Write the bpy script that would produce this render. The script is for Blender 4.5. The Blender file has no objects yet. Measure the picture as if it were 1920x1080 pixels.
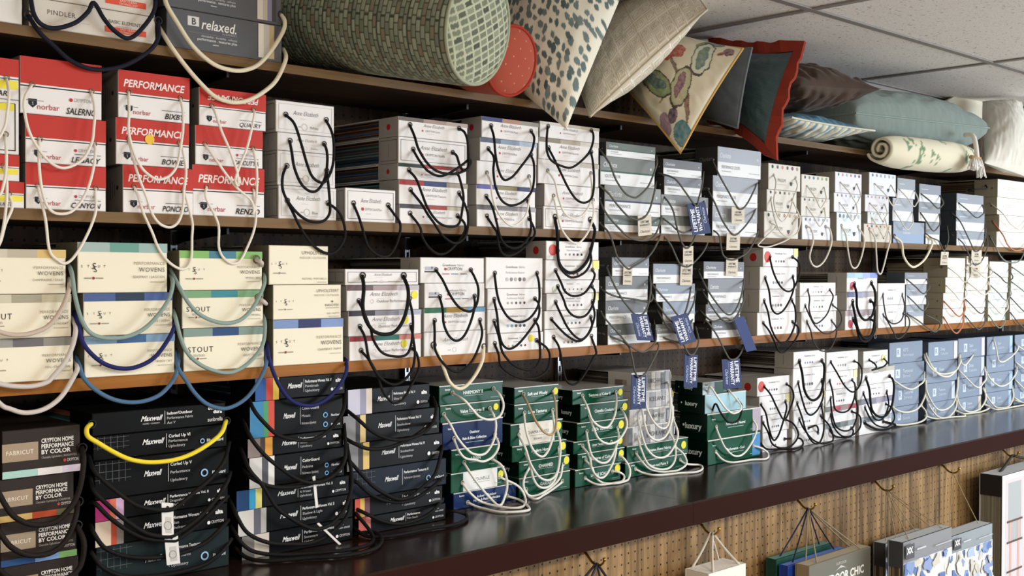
import bpy, math, random
from mathutils import Vector, Matrix, noise

# ------------------------------------------------------------------ camera, world, lights, exposure
SC = bpy.context.scene
COL = SC.collection
CZ = 1.60                                   # camera height
FPX = 2134.8                                # focal length in pixels of a 1920 wide frame
YAW, PITCH, ROLL = [math.radians(a) for a in (43.43077, -0.77661, 0.14360)]
FWD = Vector((math.sin(YAW)*math.cos(PITCH), math.cos(YAW)*math.cos(PITCH), math.sin(PITCH)))
_r = FWD.cross(Vector((0, 0, 1))).normalized(); _u = _r.cross(FWD)
RGT = math.cos(ROLL)*_r + math.sin(ROLL)*_u
UPV = -math.sin(ROLL)*_r + math.cos(ROLL)*_u
CAM = Vector((0, 0, CZ))
cam_d = bpy.data.cameras.new('camera'); cam = bpy.data.objects.new('camera', cam_d); COL.objects.link(cam)
cam_d.sensor_width = 36; cam_d.lens = FPX/1920*36; cam_d.clip_start = .05; cam_d.clip_end = 60
cam.matrix_world = Matrix(((RGT.x, UPV.x, -FWD.x, CAM.x), (RGT.y, UPV.y, -FWD.y, CAM.y), (RGT.z, UPV.z, -FWD.z, CAM.z), (0, 0, 0, 1)))
SC.camera = cam

W = bpy.data.worlds.new('room_air'); SC.world = W; W.use_nodes = True
W.node_tree.nodes['Background'].inputs[0].default_value = (.86, .92, 1, 1)
W.node_tree.nodes['Background'].inputs[1].default_value = .30

def area(name, loc, to, sx, sy, power, col):
    d = bpy.data.lights.new(name, 'AREA'); d.shape = 'RECTANGLE'; d.size = sx; d.size_y = sy; d.energy = power; d.color = col
    o = bpy.data.objects.new(name, d); COL.objects.link(o); o.location = loc
    o.rotation_euler = (Vector(to)-Vector(loc)).to_track_quat('-Z', 'Y').to_euler()
    return o
CEIL = 2.378
area('ceiling_troffer', (-.3, -.55, CEIL-.03), (-.3, -.2, 0), 1.2, .6, 42, (1, .89, .76))
area('ceiling_troffer', (1.9, -.6, CEIL-.03), (1.9, -.2, 0), 1.2, .6, 34, (1, .93, .84))
area('ceiling_troffer', (4.4, -.6, CEIL-.03), (4.4, -.2, 0), 1.2, .6, 26, (1, .96, .92))
area('shop_window', (6.6, -2.2, 1.55), (4.9, 2.2, 1.5), 3.2, 2.0, 150, (.80, .90, 1))

SC.view_settings.view_transform = 'Standard'; SC.view_settings.look = 'None'
SC.view_settings.exposure = 0.74; SC.view_settings.gamma = 1; SC.view_settings.use_curve_mapping = False
SC.cycles.max_bounces = 6; SC.cycles.diffuse_bounces = 3; SC.cycles.glossy_bounces = 3
SC.cycles.use_denoising = True; SC.cycles.sample_clamp_indirect = 4

# ------------------------------------------------------------------ helpers
rnd = random.Random(7)
def ray(px, py): return FWD + (px-960)/FPX*RGT - (py-540)/FPX*UPV
def at(px, py, y): d = ray(px, py); return CAM + d*(y/d.y)          # pixel -> point on the plane y
def atz(px, py, z): d = ray(px, py); return CAM + d*((z-CZ)/d.z)    # pixel -> point on the level z

def lin(h):
    if not isinstance(h, str): return tuple(h)
    h = h.lstrip('#'); v = [int(h[i:i+2], 16)/255 for i in (0, 2, 4)]
    return tuple(c/12.92 if c <= .04045 else ((c+.055)/1.055)**2.4 for c in v)
_M = {}
def mat(col, rough=.55, metal=0, coat=0, name=None, spec=.25):
    k = (col, rough, metal, coat, spec)
    if k in _M: return _M[k]
    m = bpy.data.materials.new(name or 'paint_'+str(col).lstrip('#')); m.use_nodes = True
    b = m.node_tree.nodes['Principled BSDF']; c = lin(col)
    b.inputs['Base Color'].default_value = (*c, 1); b.inputs['Roughness'].default_value = rough
    b.inputs['Specular IOR Level'].default_value = spec if not metal else .5; b.inputs['Metallic'].default_value = metal; b.inputs['Coat Weight'].default_value = coat; b.inputs['Coat Roughness'].default_value = .12
    _M[k] = m; return m

class MB:                                   # collects faces, then links them as ONE mesh object
    def __init__(s): s.v = []; s.f = []; s.m = []; s.mats = []; s.sm = []
    def mi(s, m):
        if m not in s.mats: s.mats.append(m)
        return s.mats.index(m)
    def face(s, pts, m, smooth=False):
        n = len(s.v); s.v += [tuple(p) for p in pts]; s.f.append(tuple(range(n, n+len(pts)))); s.m.append(s.mi(m)); s.sm.append(smooth)
    def mesh(s, vs, fs, m, smooth=False):
        n = len(s.v); s.v += [tuple(p) for p in vs]; i = s.mi(m)
        for f in fs: s.f.append(tuple(a+n for a in f)); s.m.append(i); s.sm.append(smooth)
    def box(s, a, b, m):
        (x0, y0, z0), (x1, y1, z1) = a, b
        vs = [(x0,y0,z0),(x1,y0,z0),(x1,y1,z0),(x0,y1,z0),(x0,y0,z1),(x1,y0,z1),(x1,y1,z1),(x0,y1,z1)]
        s.mesh(vs, [(3,2,1,0),(4,5,6,7),(0,1,5,4),(1,2,6,5),(2,3,7,6),(3,0,4,7)], m)
    def tube(s, pts, r, m, n=7, cap=True):
        pts = [Vector(p) for p in pts]; rings = []; ref = None
        for i, p in enumerate(pts):
            t = (pts[min(i+1, len(pts)-1)]-pts[max(i-1, 0)])
            if t.length < 1e-9: t = Vector((0, 0, 1))
            t.normalize()
            if ref is None: ref = t.orthogonal().normalized()
            ref = ref - t*ref.dot(t)
            ref = ref.normalized() if ref.length > 1e-6 else t.orthogonal().normalized()
            b = t.cross(ref); rr = r(i/(len(pts)-1)) if callable(r) else r
            rings.append([p+rr*(math.cos(2*math.pi*k/n)*ref+math.sin(2*math.pi*k/n)*b) for k in range(n)])
        vs = [q for g in rings for q in g]; fs = []
        for i in range(len(rings)-1):
            for k in range(n): a = i*n+k; b2 = i*n+(k+1) % n; fs.append((a, b2, b2+n, a+n))
        if cap: fs.append(tuple(range(n-1, -1, -1))); fs.append(tuple(range((len(rings)-1)*n, len(rings)*n)))
        s.mesh(vs, fs, m, True)
    def build(s, name, parent=None, loc=None):
        me = bpy.data.meshes.new(name); me.from_pydata(s.v, [], s.f); me.update()
        for m in s.mats: me.materials.append(m)
        me.polygons.foreach_set('material_index', s.m); me.polygons.foreach_set('use_smooth', s.sm); me.update()
        o = bpy.data.objects.new(name, me); COL.objects.link(o)
        if parent: o.parent = parent
        if loc is not None: o.location = loc
        return o
def tag(o, label, cat, group=None, kind=None):
    if label: o['label'] = label
    if cat: o['category'] = cat
    if group: o['group'] = group
    if kind: o['kind'] = kind
    return o
def empty(name, loc, rz=0):
    o = bpy.data.objects.new(name, None); COL.objects.link(o); o.location = loc; o.rotation_euler = (0, 0, rz); o.empty_display_size = .05
    return o
def crom(P, k=5):                           # smooth curve through points
    P = [Vector(p) for p in P]
    if len(P) < 3: return P
    Q = [P[0]*2-P[1]]+P+[P[-1]*2-P[-2]]; out = []
    for i in range(1, len(Q)-2):
        a, b, c, d = Q[i-1:i+3]
        for j in range(k):
            t = j/k
            out.append(.5*((2*b)+(c-a)*t+(2*a-5*b+4*c-d)*t*t+(3*b-a-3*c+d)*t**3))
    return out+[P[-1]]

# lettering: glyph outlines of Blender's own built-in font, turned into flat faces
_T = {}
def glyphs(s, shear=0, bold=0, sp=1.0):
    k = (s, shear, bold, sp)
    if k in _T: return _T[k]
    c = bpy.data.curves.new('lettering', 'FONT'); c.body = s; c.shear = shear; c.offset = bold; c.resolution_u = 2; c.space_character = sp
    o = bpy.data.objects.new('lettering', c); COL.objects.link(o)
    dg = bpy.context.evaluated_depsgraph_get(); e = o.evaluated_get(dg); me = e.to_mesh()
    vs = [(v.co.x, v.co.y) for v in me.vertices]; fs = [tuple(p.vertices) for p in me.polygons]
    e.to_mesh_clear(); bpy.data.objects.remove(o); bpy.data.curves.remove(c)
    if bold and any(abs(v[1]) > 1.3 for v in vs): _T[k] = glyphs(s, shear, 0, sp); return _T[k]    # an outline that broke when thickened
    x0 = min([v[0] for v in vs] or [0]); x1 = max([v[0] for v in vs] or [0])
    _T[k] = ([(x-x0, y) for x, y in vs], fs, x1-x0); return _T[k]
CAPH = .69
class Panel:                                # flat printing on a real surface: origin, width and height vectors
    def __init__(s, mb, O, U, V, rough=.5):
        s.mb = mb; s.O = Vector(O); s.U = Vector(U); s.V = Vector(V); s.N = s.U.cross(s.V).normalized()
        s.w = s.U.length; s.h = s.V.length; s.k = 0; s.rough = rough; s.ts = 1
    def pt(s, a, b, e): return s.O+a*s.U+b*s.V+e*s.N
    def e(s): s.k += 1; return .0003+.00012*s.k
    def rect(s, a0, a1, b0, b1, col):
        e = s.e(); s.mb.face([s.pt(a0,b0,e), s.pt(a1,b0,e), s.pt(a1,b1,e), s.pt(a0,b1,e)], mat(col, s.rough))
    def poly(s, pts, col):
        e = s.e(); s.mb.face([s.pt(a,b,e) for a, b in pts], mat(col, s.rough))
    def dot(s, a, b, r, col, n=14):         # r as a share of the height
        e = s.e(); q = s.h/s.w
        s.mb.face([s.pt(a+r*q*math.cos(2*math.pi*i/n), b+r*math.sin(2*math.pi*i/n), e) for i in range(n)], mat(col, s.rough))
    def ring(s, a, b, r, col, t=.12, n=16):
        e = s.e(); q = s.h/s.w; m = mat(col, s.rough)
        P = [[(a+rr*q*math.cos(2*math.pi*i/n), b+rr*math.sin(2*math.pi*i/n)) for i in range(n)] for rr in (r*(1-t), r)]
        for i in range(n):
            j = (i+1) % n; s.mb.face([s.pt(*P[0][i],e), s.pt(*P[1][i],e), s.pt(*P[1][j],e), s.pt(*P[0][j],e)], m)
    def frame(s, i, col, t=.0012):
        a = i/s.w; b = i/s.h; da = t/s.w; db = t/s.h
        s.rect(a,1-a,b,b+db,col); s.rect(a,1-a,1-b-db,1-b,col); s.rect(a,a+da,b,1-b,col); s.rect(1-a-da,1-a,b,1-b,col)
    def hline(s, a0, a1, b, col, t=.0008): s.rect(a0, a1, b, b+t/s.h, col)
    def txt(s, st, a, b, h, col, al='l', shear=0, bold=0, fit=None, sp=1.0, rot=0):
        vs, fs, w = glyphs(st, shear, bold, sp)
        if not fs: return
        h *= s.ts; fit = fit*(s.ts**.5) if fit else fit
        k = h*s.h/CAPH
        lim = fit*(s.h if rot in (1, -1) else s.w) if fit else None
        if rot in (1, -1): k = h*s.w/CAPH
        kx = k
        if lim and w*k > 0: kx = min(k, lim/w) if fit > 0 else k
        off = {'l': 0, 'c': -w*kx/2, 'r': -w*kx}[al]
        e = s.e(); u = s.U/s.w; v = s.V/s.h
        if rot == 1: u, v = v, -u
        if rot == -1: u, v = -v, u
        if rot == 2: u, v = -u, -v
        o = s.pt(a, b, e)
        s.mb.mesh([o+(x*kx+off)*u+y*k*v for x, y in vs], fs, mat(col, s.rough))
# ------------------------------------------------------------------ procedural materials of the room
def nodes(name, rough=.6):
    m = bpy.data.materials.new(name); m.use_nodes = True; nt = m.node_tree; b = nt.nodes['Principled BSDF']; b.inputs['Roughness'].default_value = rough
    return m, nt, b
def N(nt, t, **kw):
    n = nt.nodes.new(t)
    for k, v in kw.items():
        if k.startswith('i_'):
            key = k[2:]; key = int(key) if key.isdigit() else key.replace('_', ' ')
            n.inputs[key].default_value = v
        else: setattr(n, k, v)
    return n
def ramp(nt, stops):
    r = N(nt, 'ShaderNodeValToRGB'); e = r.color_ramp.elements
    for i, (p, c) in enumerate(stops):
        if i > 1: e.new(p)
        e[i].position = p; e[i].color = (*lin(c), 1)
    return r
def wood(name, dark, mid, light, axis, scale=9, rough=.5, peg=False, ox=0, oz=0):
    m, nt, b = nodes(name, rough); L = nt.links.new; b.inputs['Specular IOR Level'].default_value = .18
    tc = N(nt, 'ShaderNodeTexCoord'); mp = N(nt, 'ShaderNodeMapping'); L(tc.outputs['Object'], mp.inputs[0])
    s = [scale*2.2]*3; s[axis] = scale*.10; mp.inputs['Scale'].default_value = s
    n1 = N(nt, 'ShaderNodeTexNoise', i_Scale=1.0, i_Detail=6, i_Roughness=.62, i_Distortion=.8); L(mp.outputs[0], n1.inputs['Vector'])
    r = ramp(nt, [(.30, dark), (.52, mid), (.72, light)]); L(n1.outputs[0], r.inputs[0]); col = r.outputs[0]
    if peg:
        sx = N(nt, 'ShaderNodeSeparateXYZ'); L(tc.outputs['Object'], sx.inputs[0]); sq = []
        for ax, off in (('X', ox), ('Z', oz)):
            a = N(nt, 'ShaderNodeMath', operation='MULTIPLY_ADD'); a.inputs[1].default_value = 1/.0254; a.inputs[2].default_value = off; L(sx.outputs[ax], a.inputs[0])
            f = N(nt, 'ShaderNodeMath', operation='FRACT'); L(a.outputs[0], f.inputs[0])
            d = N(nt, 'ShaderNodeMath', operation='SUBTRACT'); d.inputs[1].default_value = .5; L(f.outputs[0], d.inputs[0])
            q = N(nt, 'ShaderNodeMath', operation='POWER'); q.inputs[1].default_value = 2; L(d.outputs[0], q.inputs[0]); sq.append(q)
        ad = N(nt, 'ShaderNodeMath', operation='ADD'); L(sq[0].outputs[0], ad.inputs[0]); L(sq[1].outputs[0], ad.inputs[1])
        lt = N(nt, 'ShaderNodeMath', operation='LESS_THAN'); lt.inputs[1].default_value = .0165 if ox == 0 else .011; L(ad.outputs[0], lt.inputs[0])
        mx = N(nt, 'ShaderNodeMix', data_type='RGBA'); mx.inputs[7].default_value = (.006, .004, .003, 1)
        L(lt.outputs[0], mx.inputs[0]); L(col, mx.inputs[6]); col = mx.outputs[2]
    L(col, b.inputs['Base Color'])
    return m
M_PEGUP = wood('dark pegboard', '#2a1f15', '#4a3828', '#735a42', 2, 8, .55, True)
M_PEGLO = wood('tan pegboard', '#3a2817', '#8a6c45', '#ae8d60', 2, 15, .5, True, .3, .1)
M_SH_TOP = wood('weathered shelf edge', '#4e3d2a', '#735838', '#876a48', 0, 7, .5)
M_SH_LOW = wood('orange shelf edge', '#70451a', '#996124', '#ad7530', 0, 7, .45)
M_SH_DK = wood('shaded shelf underside', '#2a1d13', '#3f2d1f', '#523b29', 0, 7, .6)  # darker wood for board undersides; their shade is put into the colour
M_COUNT, nt, b = nodes('espresso laminate', .19); b.inputs['Base Color'].default_value = (.020, .0095, .0065, 1); b.inputs['Specular IOR Level'].default_value = .32
M_CFRONT = mat('#2c130d', .7, spec=.06)
M_TILE, nt, b = nodes('acoustic tile', .9)
tc = N(nt, 'ShaderNodeTexCoord'); v = N(nt, 'ShaderNodeTexNoise', i_Scale=75, i_Detail=2.0, i_Roughness=.45); nt.links.new(tc.outputs['Object'], v.inputs['Vector'])
v2 = N(nt, 'ShaderNodeTexNoise', i_Scale=260, i_Detail=2.0); nt.links.new(tc.outputs['Object'], v2.inputs['Vector'])
r1 = ramp(nt, [(.28, '#aaa49e'), (.36, '#f0eae4')]); nt.links.new(v.outputs[0], r1.inputs[0])
r2 = ramp(nt, [(.30, '#a8a39d'), (.44, '#ffffff')]); nt.links.new(v2.outputs[0], r2.inputs[0])
mm = N(nt, 'ShaderNodeMix', data_type='RGBA', blend_type='MULTIPLY'); mm.inputs[0].default_value = .6
nt.links.new(r1.outputs[0], mm.inputs[6]); nt.links.new(r2.outputs[0], mm.inputs[7]); nt.links.new(mm.outputs[2], b.inputs['Base Color'])
M_GRID = mat('#8f8985', .5); M_STEEL = mat('#b9bcc0', .35, .8); M_BRASS = mat('#b08a3c', .28, 1.0); M_BLACKMETAL = mat('#1c1c1e', .4, .3)
M_FLOOR = mat('#a59c90', .6)

# ------------------------------------------------------------------ the setting
YW = 2.375                                  # back wall
YS = 2.06                                   # front edge of the shelves
YP = 1.86                                   # pegboard under the counter
YC = 1.80                                   # counter front edge
ZC = CZ-.3275*YC                            # counter top
Z3, Z2, Z1 = CZ+.2113*YS, CZ+.0540*YS, CZ-.0951*YS
X0, X1 = -1.6, 8.4
def slab(name, a, b, m, kind='structure'):
    mb = MB(); mb.box(a, b, m); return tag(mb.build(name), None, None, None, kind)
slab('floor', (X0, -4.5, -.06), (X1, YW+.1, 0), M_FLOOR)
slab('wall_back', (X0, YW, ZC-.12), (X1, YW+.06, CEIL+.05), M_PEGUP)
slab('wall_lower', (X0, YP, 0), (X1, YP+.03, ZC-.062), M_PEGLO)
slab('wall_left', (X0-.06, -4.5, 0), (X0, YW+.1, CEIL+.05), mat('#b9ad9c', .8))
slab('ceiling', (X0, -4.5, CEIL), (X1, YW+.1, CEIL+.03), M_TILE)
# metal grid of the ceiling: one bar along the wall, bars every two feet, cross bars every four feet
gx = at(1520.5, 16.8, 1.8351).x; k = 0
mb = MB(); mb.box((X0, YW-.022, CEIL-.004), (X1, YW-.0005, CEIL-.001), M_GRID); mb.box((X0, YW-.004, CEIL-.026), (X1, YW-.0005, CEIL-.001), M_GRID)
tag(mb.build('trim_1'), None, None, None, 'structure')
for i, y in enumerate((1.835, 1.225, .615, .005, -.605)):
    mb = MB(); mb.box((X0, y-.012, CEIL-.006), (X1, y+.012, CEIL-.0005), M_GRID); tag(mb.build('trim_%d' % (i+2)), None, None, None, 'structure')
for i in range(-3, 5):
    x = gx+i*1.219
    mb = MB()
    for j in range(5):
        ya = (YW-.023, 1.835-.0125, 1.225-.0125, .615-.0125, .005-.0125)[j]; yb = (1.835+.0125, 1.225+.0125, .615+.0125, .005+.0125, -.605+.0125)[j]
        mb.box((x-.012, yb, CEIL-.0055), (x+.012, ya, CEIL-.0005), M_GRID)
    tag(mb.build('trim_%d' % (i+11)), None, None, None, 'structure')
# counter
mb = MB(); xs = at(1300, 940, YC).x; bv = .004
prof = [(YC+bv, ZC), (YC, ZC-bv), (YC, ZC-.06), (YC+.02, ZC-.06), (YC+.02, ZC-.04), (YW-.001, ZC-.04), (YW-.001, ZC)]
for xa, xb in ((X0+.001, xs-.0006), (xs+.0006, X1)):
    n = len(prof); vs = [(xa, y, z) for y, z in prof]+[(xb, y, z) for y, z in prof]
    for i in range(n):
        j = (i+1) % n; mb.face([vs[i], vs[i+n], vs[j+n], vs[j]][::-1], M_CFRONT if i in (1,) else M_COUNT)
    mb.face(vs[:n][::-1], M_COUNT); mb.face(vs[n:], M_COUNT)
tag(mb.build('counter'), 'long dark brown laminate counter under the shelves', 'counter')
# shelves, a board for each bay
def shelf(zt, pa, pb, m, label, th, vy):
    xa = X0+.001 if pa is None else at(pa, vy, YS).x+.0015
    xb = X1 if pb is None else at(pb, vy, YS).x-.0015
    mb = MB(); z0 = zt-th
    vs = [(xa,YS,z0),(xb,YS,z0),(xb,YW-.014,z0),(xa,YW-.014,z0),(xa,YS,zt),(xb,YS,zt),(xb,YW-.014,zt),(xa,YW-.014,zt)]
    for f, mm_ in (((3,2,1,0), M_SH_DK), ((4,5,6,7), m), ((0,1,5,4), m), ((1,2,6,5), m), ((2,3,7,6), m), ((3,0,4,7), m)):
        mb.face([vs[i] for i in f], mm_)
    tag(mb.build('shelf'), label, 'shelf', 'wall shelf boards')
shelf(Z3, None, 1640, M_SH_TOP, 'long wooden top shelf board carrying the pillows and bolsters', .019, 285)
shelf(Z3, 1640, None, M_SH_TOP, 'wooden top shelf board under the green and white cushions', .019, 285)
shelf(Z2, None, 1049, M_SH_TOP, 'brown second shelf board under the red and white sample books', .020, 430)
shelf(Z2, 1049, 1766, M_SH_TOP, 'brown second shelf board under the grey sample books', .020, 430)
shelf(Z2, 1772, None, M_SH_TOP, 'pale second shelf board under the stack of cream books', .020, 430)
shelf(Z1, None, 1049, M_SH_LOW, 'orange-brown third shelf board under the cream sample books', .0235, 650)
shelf(Z1, 1049, 1642, M_SH_LOW, 'orange-brown third shelf board under the grey sample books', .0235, 650)
shelf(Z1, 1642, None, M_SH_LOW, 'third shelf board under the pale cream books', .0235, 650)
# slotted wall standards with their brackets
for px, lb in ((325, 'slotted metal wall strip behind the banded cream books'), (763, 'slotted metal wall strip behind white books with black cords'),
               (1049, 'slotted metal wall strip above the second green stack'), (1401, 'slotted metal wall strip between grey and white stacks'),
               (1641, 'slotted metal wall strip behind the dotted white books'), (1880, 'slotted metal wall strip behind the pale cream stacks')):
    x = at(px, 500, YW-.01).x; t = tag(empty('shelf_standard', (x, YW-.001, ZC)), lb, 'shelf strip', 'slotted wall strips')
    mb = MB(); mb.box((-.008, -.012, .001), (-.004, 0, Z3+.16-ZC), M_STEEL); mb.box((.004, -.012, .001), (.008, 0, Z3+.16-ZC), M_STEEL); mb.box((-.004, -.003, .001), (.004, 0, Z3+.16-ZC), M_BLACKMETAL)
    q = 0.012
    while q < Z3+.14-ZC:
        mb.box((-.004, -.011, q), (.004, -.003, q+.014), M_STEEL); q += .03
    mb.build('slotted_rail', t)
    for zt, th in ((Z3, .019), (Z2, .020), (Z1, .0235)):
        mb = MB(); zb = zt-th-.0008-ZC
        P = [(-.0122, 0), (-.0122, -.032), (-.06, -.024), (-.25, -.012), (-.25, 0)]
        vs = [(-.003, y, zb+z) for y, z in P]+[(.003, y, zb+z) for y, z in P]; n = len(P)
        mb.mesh(vs, [tuple(range(n)), tuple(range(2*n-1, n-1, -1))]+[(i, i+n, (i+1) % n+n, (i+1) % n) for i in range(n)], M_BLACKMETAL)
        mb.build('bracket', t)
# ------------------------------------------------------------------ sample books
CORDS = dict(w=('#efe9dd', .0027), c=('#e9dfc4', .0045), k=('#120f0e', .0031), K=('#0e0c0b', .0043), g=('#5d5d57', .0027), n=('#20245e', .0042), b=('#4f6f90', .0042),
             s=('#8ea39d', .0040), p=('#c9b7ab', .0042), P=('#cfc7c2', .0045), y=('#efd93a', .0044), t=('#b89f7c', .0031), r=('#1c1512', .0050), W=('#f1efe6', .0032),
             f=('#d8d3c6', .0022), o=('#c4795a', .0030), e=('#e6e2cf', .0036), d=('#3c3a3a', .0026), m=('#7d8a80', .0026), h=('#ddd6c8', .0031))
PAGES = {'dark': ['#35495a', '#42608a', '#6a4a3c', '#2a3036', '#7d7a70', '#4a7d86', '#8f5a44', '#3c3c3c', '#2f4f62'],
         'grey': ['#4a4640', '#66615a', '#3a3732', '#7c766c', '#544e46', '#2e2b28'], 'tan': ['#6e6048', '#8a7b60', '#574b38', '#9b8f78', '#463c2e'],
         'green': ['#22342c', '#3a4a3f', '#4b4237', '#6b6355', '#26302b'], 'pale': ['#b9b3a4', '#9c968a', '#c8c3b6', '#857f74']}
class Book: pass
def handle(bk, pts, cord, off):
    col, r = CORDS[cord]; P = []; n = len(pts); y0 = bk.y; zl = bk.rest
    for i, q in enumerate(pts):
        t = i/(n-1); e = off*min(1, 5*min(t, 1-t)+.35) if 0 < i < n-1 else -.001
        if len(q) > 2: p = at(q[0], q[1], y0+q[2])
        else: p = at(q[0], q[1], y0-e)
        if zl is not None and p.z < zl+r+.0012 and 0 < i < n-1: p = atz(q[0], q[1], zl+r+.0012); p.y = min(p.y, y0-r-.003)
        P.append(p)
    R = Matrix.Rotation(-bk.rz, 3, 'Z'); P = [R @ (p-bk.loc) for p in P]
    for q, s_ in ((P[0], pts[0]), (P[-1], pts[-1])):
        if len(s_) > 2 and abs(q.x) < bk.w/2+r*1.05: q.x = math.copysign(bk.w/2+r*1.05, q.x)
        q.z = min(.90*bk.h, max(.12*bk.h, q.z))
    C = crom(P, 5)
    if zl is not None:
        for p in C: p.z = max(p.z, zl+r+.0008-bk.loc.z) if p.y < -.004 else p.z
    mb = MB(); mb.tube(C, r, mat(col, .75), 7)
    for q, s in ((P[0], pts[0]), (P[-1], pts[-1])):         # eyelet round each hole
        if len(s) < 3:
            m = mat(bk.eye, .4, .3); rr = r*1.7
            ring = [Vector((q.x+rr*math.cos(a*math.pi/5), -.0016, q.z+rr*math.sin(a*math.pi/5))) for a in range(11)]
            mb.tube(ring, r*.33, m, 5, False)
    bk.cord = mb.build('carry_cord', bk.root); return bk.cord
def auto_handle(bk, sa, sb, tz, drop, sway=0):
    w, h = bk.w, bk.h; r = random.Random(int(bk.loc.x*1e4+bk.loc.z*1e5) & 0xffff)
    sway = sway or r.uniform(-.12, .14); P = []; xa, xb = (sa-.5)*w, (sb-.5)*w; D = drop*(1+r.uniform(-.12, .16))
    for k in range(9):
        t = k/8; s = math.sin(math.pi*t)**.62 if 0 < t < 1 else 0
        P.append(Vector((xa+(xb-xa)*t+sway*w*s*.6+.05*w*math.sin(2*math.pi*t), -.001 if k in (0, 8) else -(.009+.007*s)-bk.lift, tz*h-D*s)))
    if bk.rest is not None:
        for p in P:
            lo = bk.rest-bk.loc.z+.005
            if p.z < lo: p.y -= (lo-p.z)*.6+.004; p.z = lo
    return P
def auto_cord(bk, cord, P):
    col, r = CORDS[cord]; C = crom(P, 4); lo = None if bk.rest is None else bk.rest-bk.loc.z+r+.0008
    if lo is not None:
        for p in C: p.z = max(p.z, lo)
    mb = MB(); mb.tube(C, r, mat(col, .75), 6)
    bk.cord = mb.build('carry_cord', bk.root); return bk.cord
def tagquad(bk, name, q, y, cols, draw, label=None, thick=.0012):
    # a card given by four picture corners (top left, top right, bottom right, bottom left of the card)
    R = Matrix.Rotation(-bk.rz, 3, 'Z'); A = []
    for c in q:
        p = atz(c[0], c[1], bk.rest+.004) if len(c) > 2 else at(c[0], c[1], y)
        A.append(R @ (p-bk.loc))
    O = A[3]; U = A[2]-A[3]; V = A[0]-A[3]; n = U.cross(V).normalized(); mb = MB(); m = mat(cols, .5)
    f = [O, O+U, O+U+V, O+V]; g = [p-n*thick for p in f]
    mb.mesh(f+g, [(0,1,2,3), (7,6,5,4), (0,4,5,1), (1,5,6,2), (2,6,7,3), (3,7,4,0)], m)
    if draw: draw(Panel(mb, O, U, V))
    o = mb.build(name, bk.cord or bk.root)
    if label: o['label'] = label
    return o
def warranty(p):
    p.txt('LIFETIME', .31, .10, .20, '#f4f4f8', rot=1, bold=.02, fit=.72)
    p.txt('WARRANTY', .58, .10, .19, '#f4f4f8', rot=1, bold=.02, fit=.80)
    p.rect(.665, .68, .1, .9, '#8f9fce'); p.txt('Charlotte', .86, .34, .15, '#c5d0ee', rot=1, shear=.3, fit=.5)
def warranty2(p):
    p.txt('LIFETIME', .69, .92, .20, '#f4f4f8', rot=-1, bold=.02, fit=.72)
    p.txt('WARRANTY', .42, .92, .19, '#f4f4f8', rot=-1, bold=.02, fit=.80)
    p.rect(.32, .335, .1, .9, '#8f9fce'); p.txt('Charlotte', .14, .66, .15, '#c5d0ee', rot=-1, shear=.3, fit=.5)
def warranty_b(p):
    p.txt('LIFETIME', .5, .62, .12, '#3d372f', 'c', bold=.015, fit=.8); p.txt('WARRANTY', .5, .47, .10, '#3d372f', 'c', bold=.01, fit=.8)
    p.hline(.12, .88, .40, '#8b8272', .0006); p.txt('Charlotte', .5, .14, .13, '#5b5346', 'c', shear=.3, fit=.7); p.dot(.5, .9, .045, '#5a5448', 8)
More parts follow.
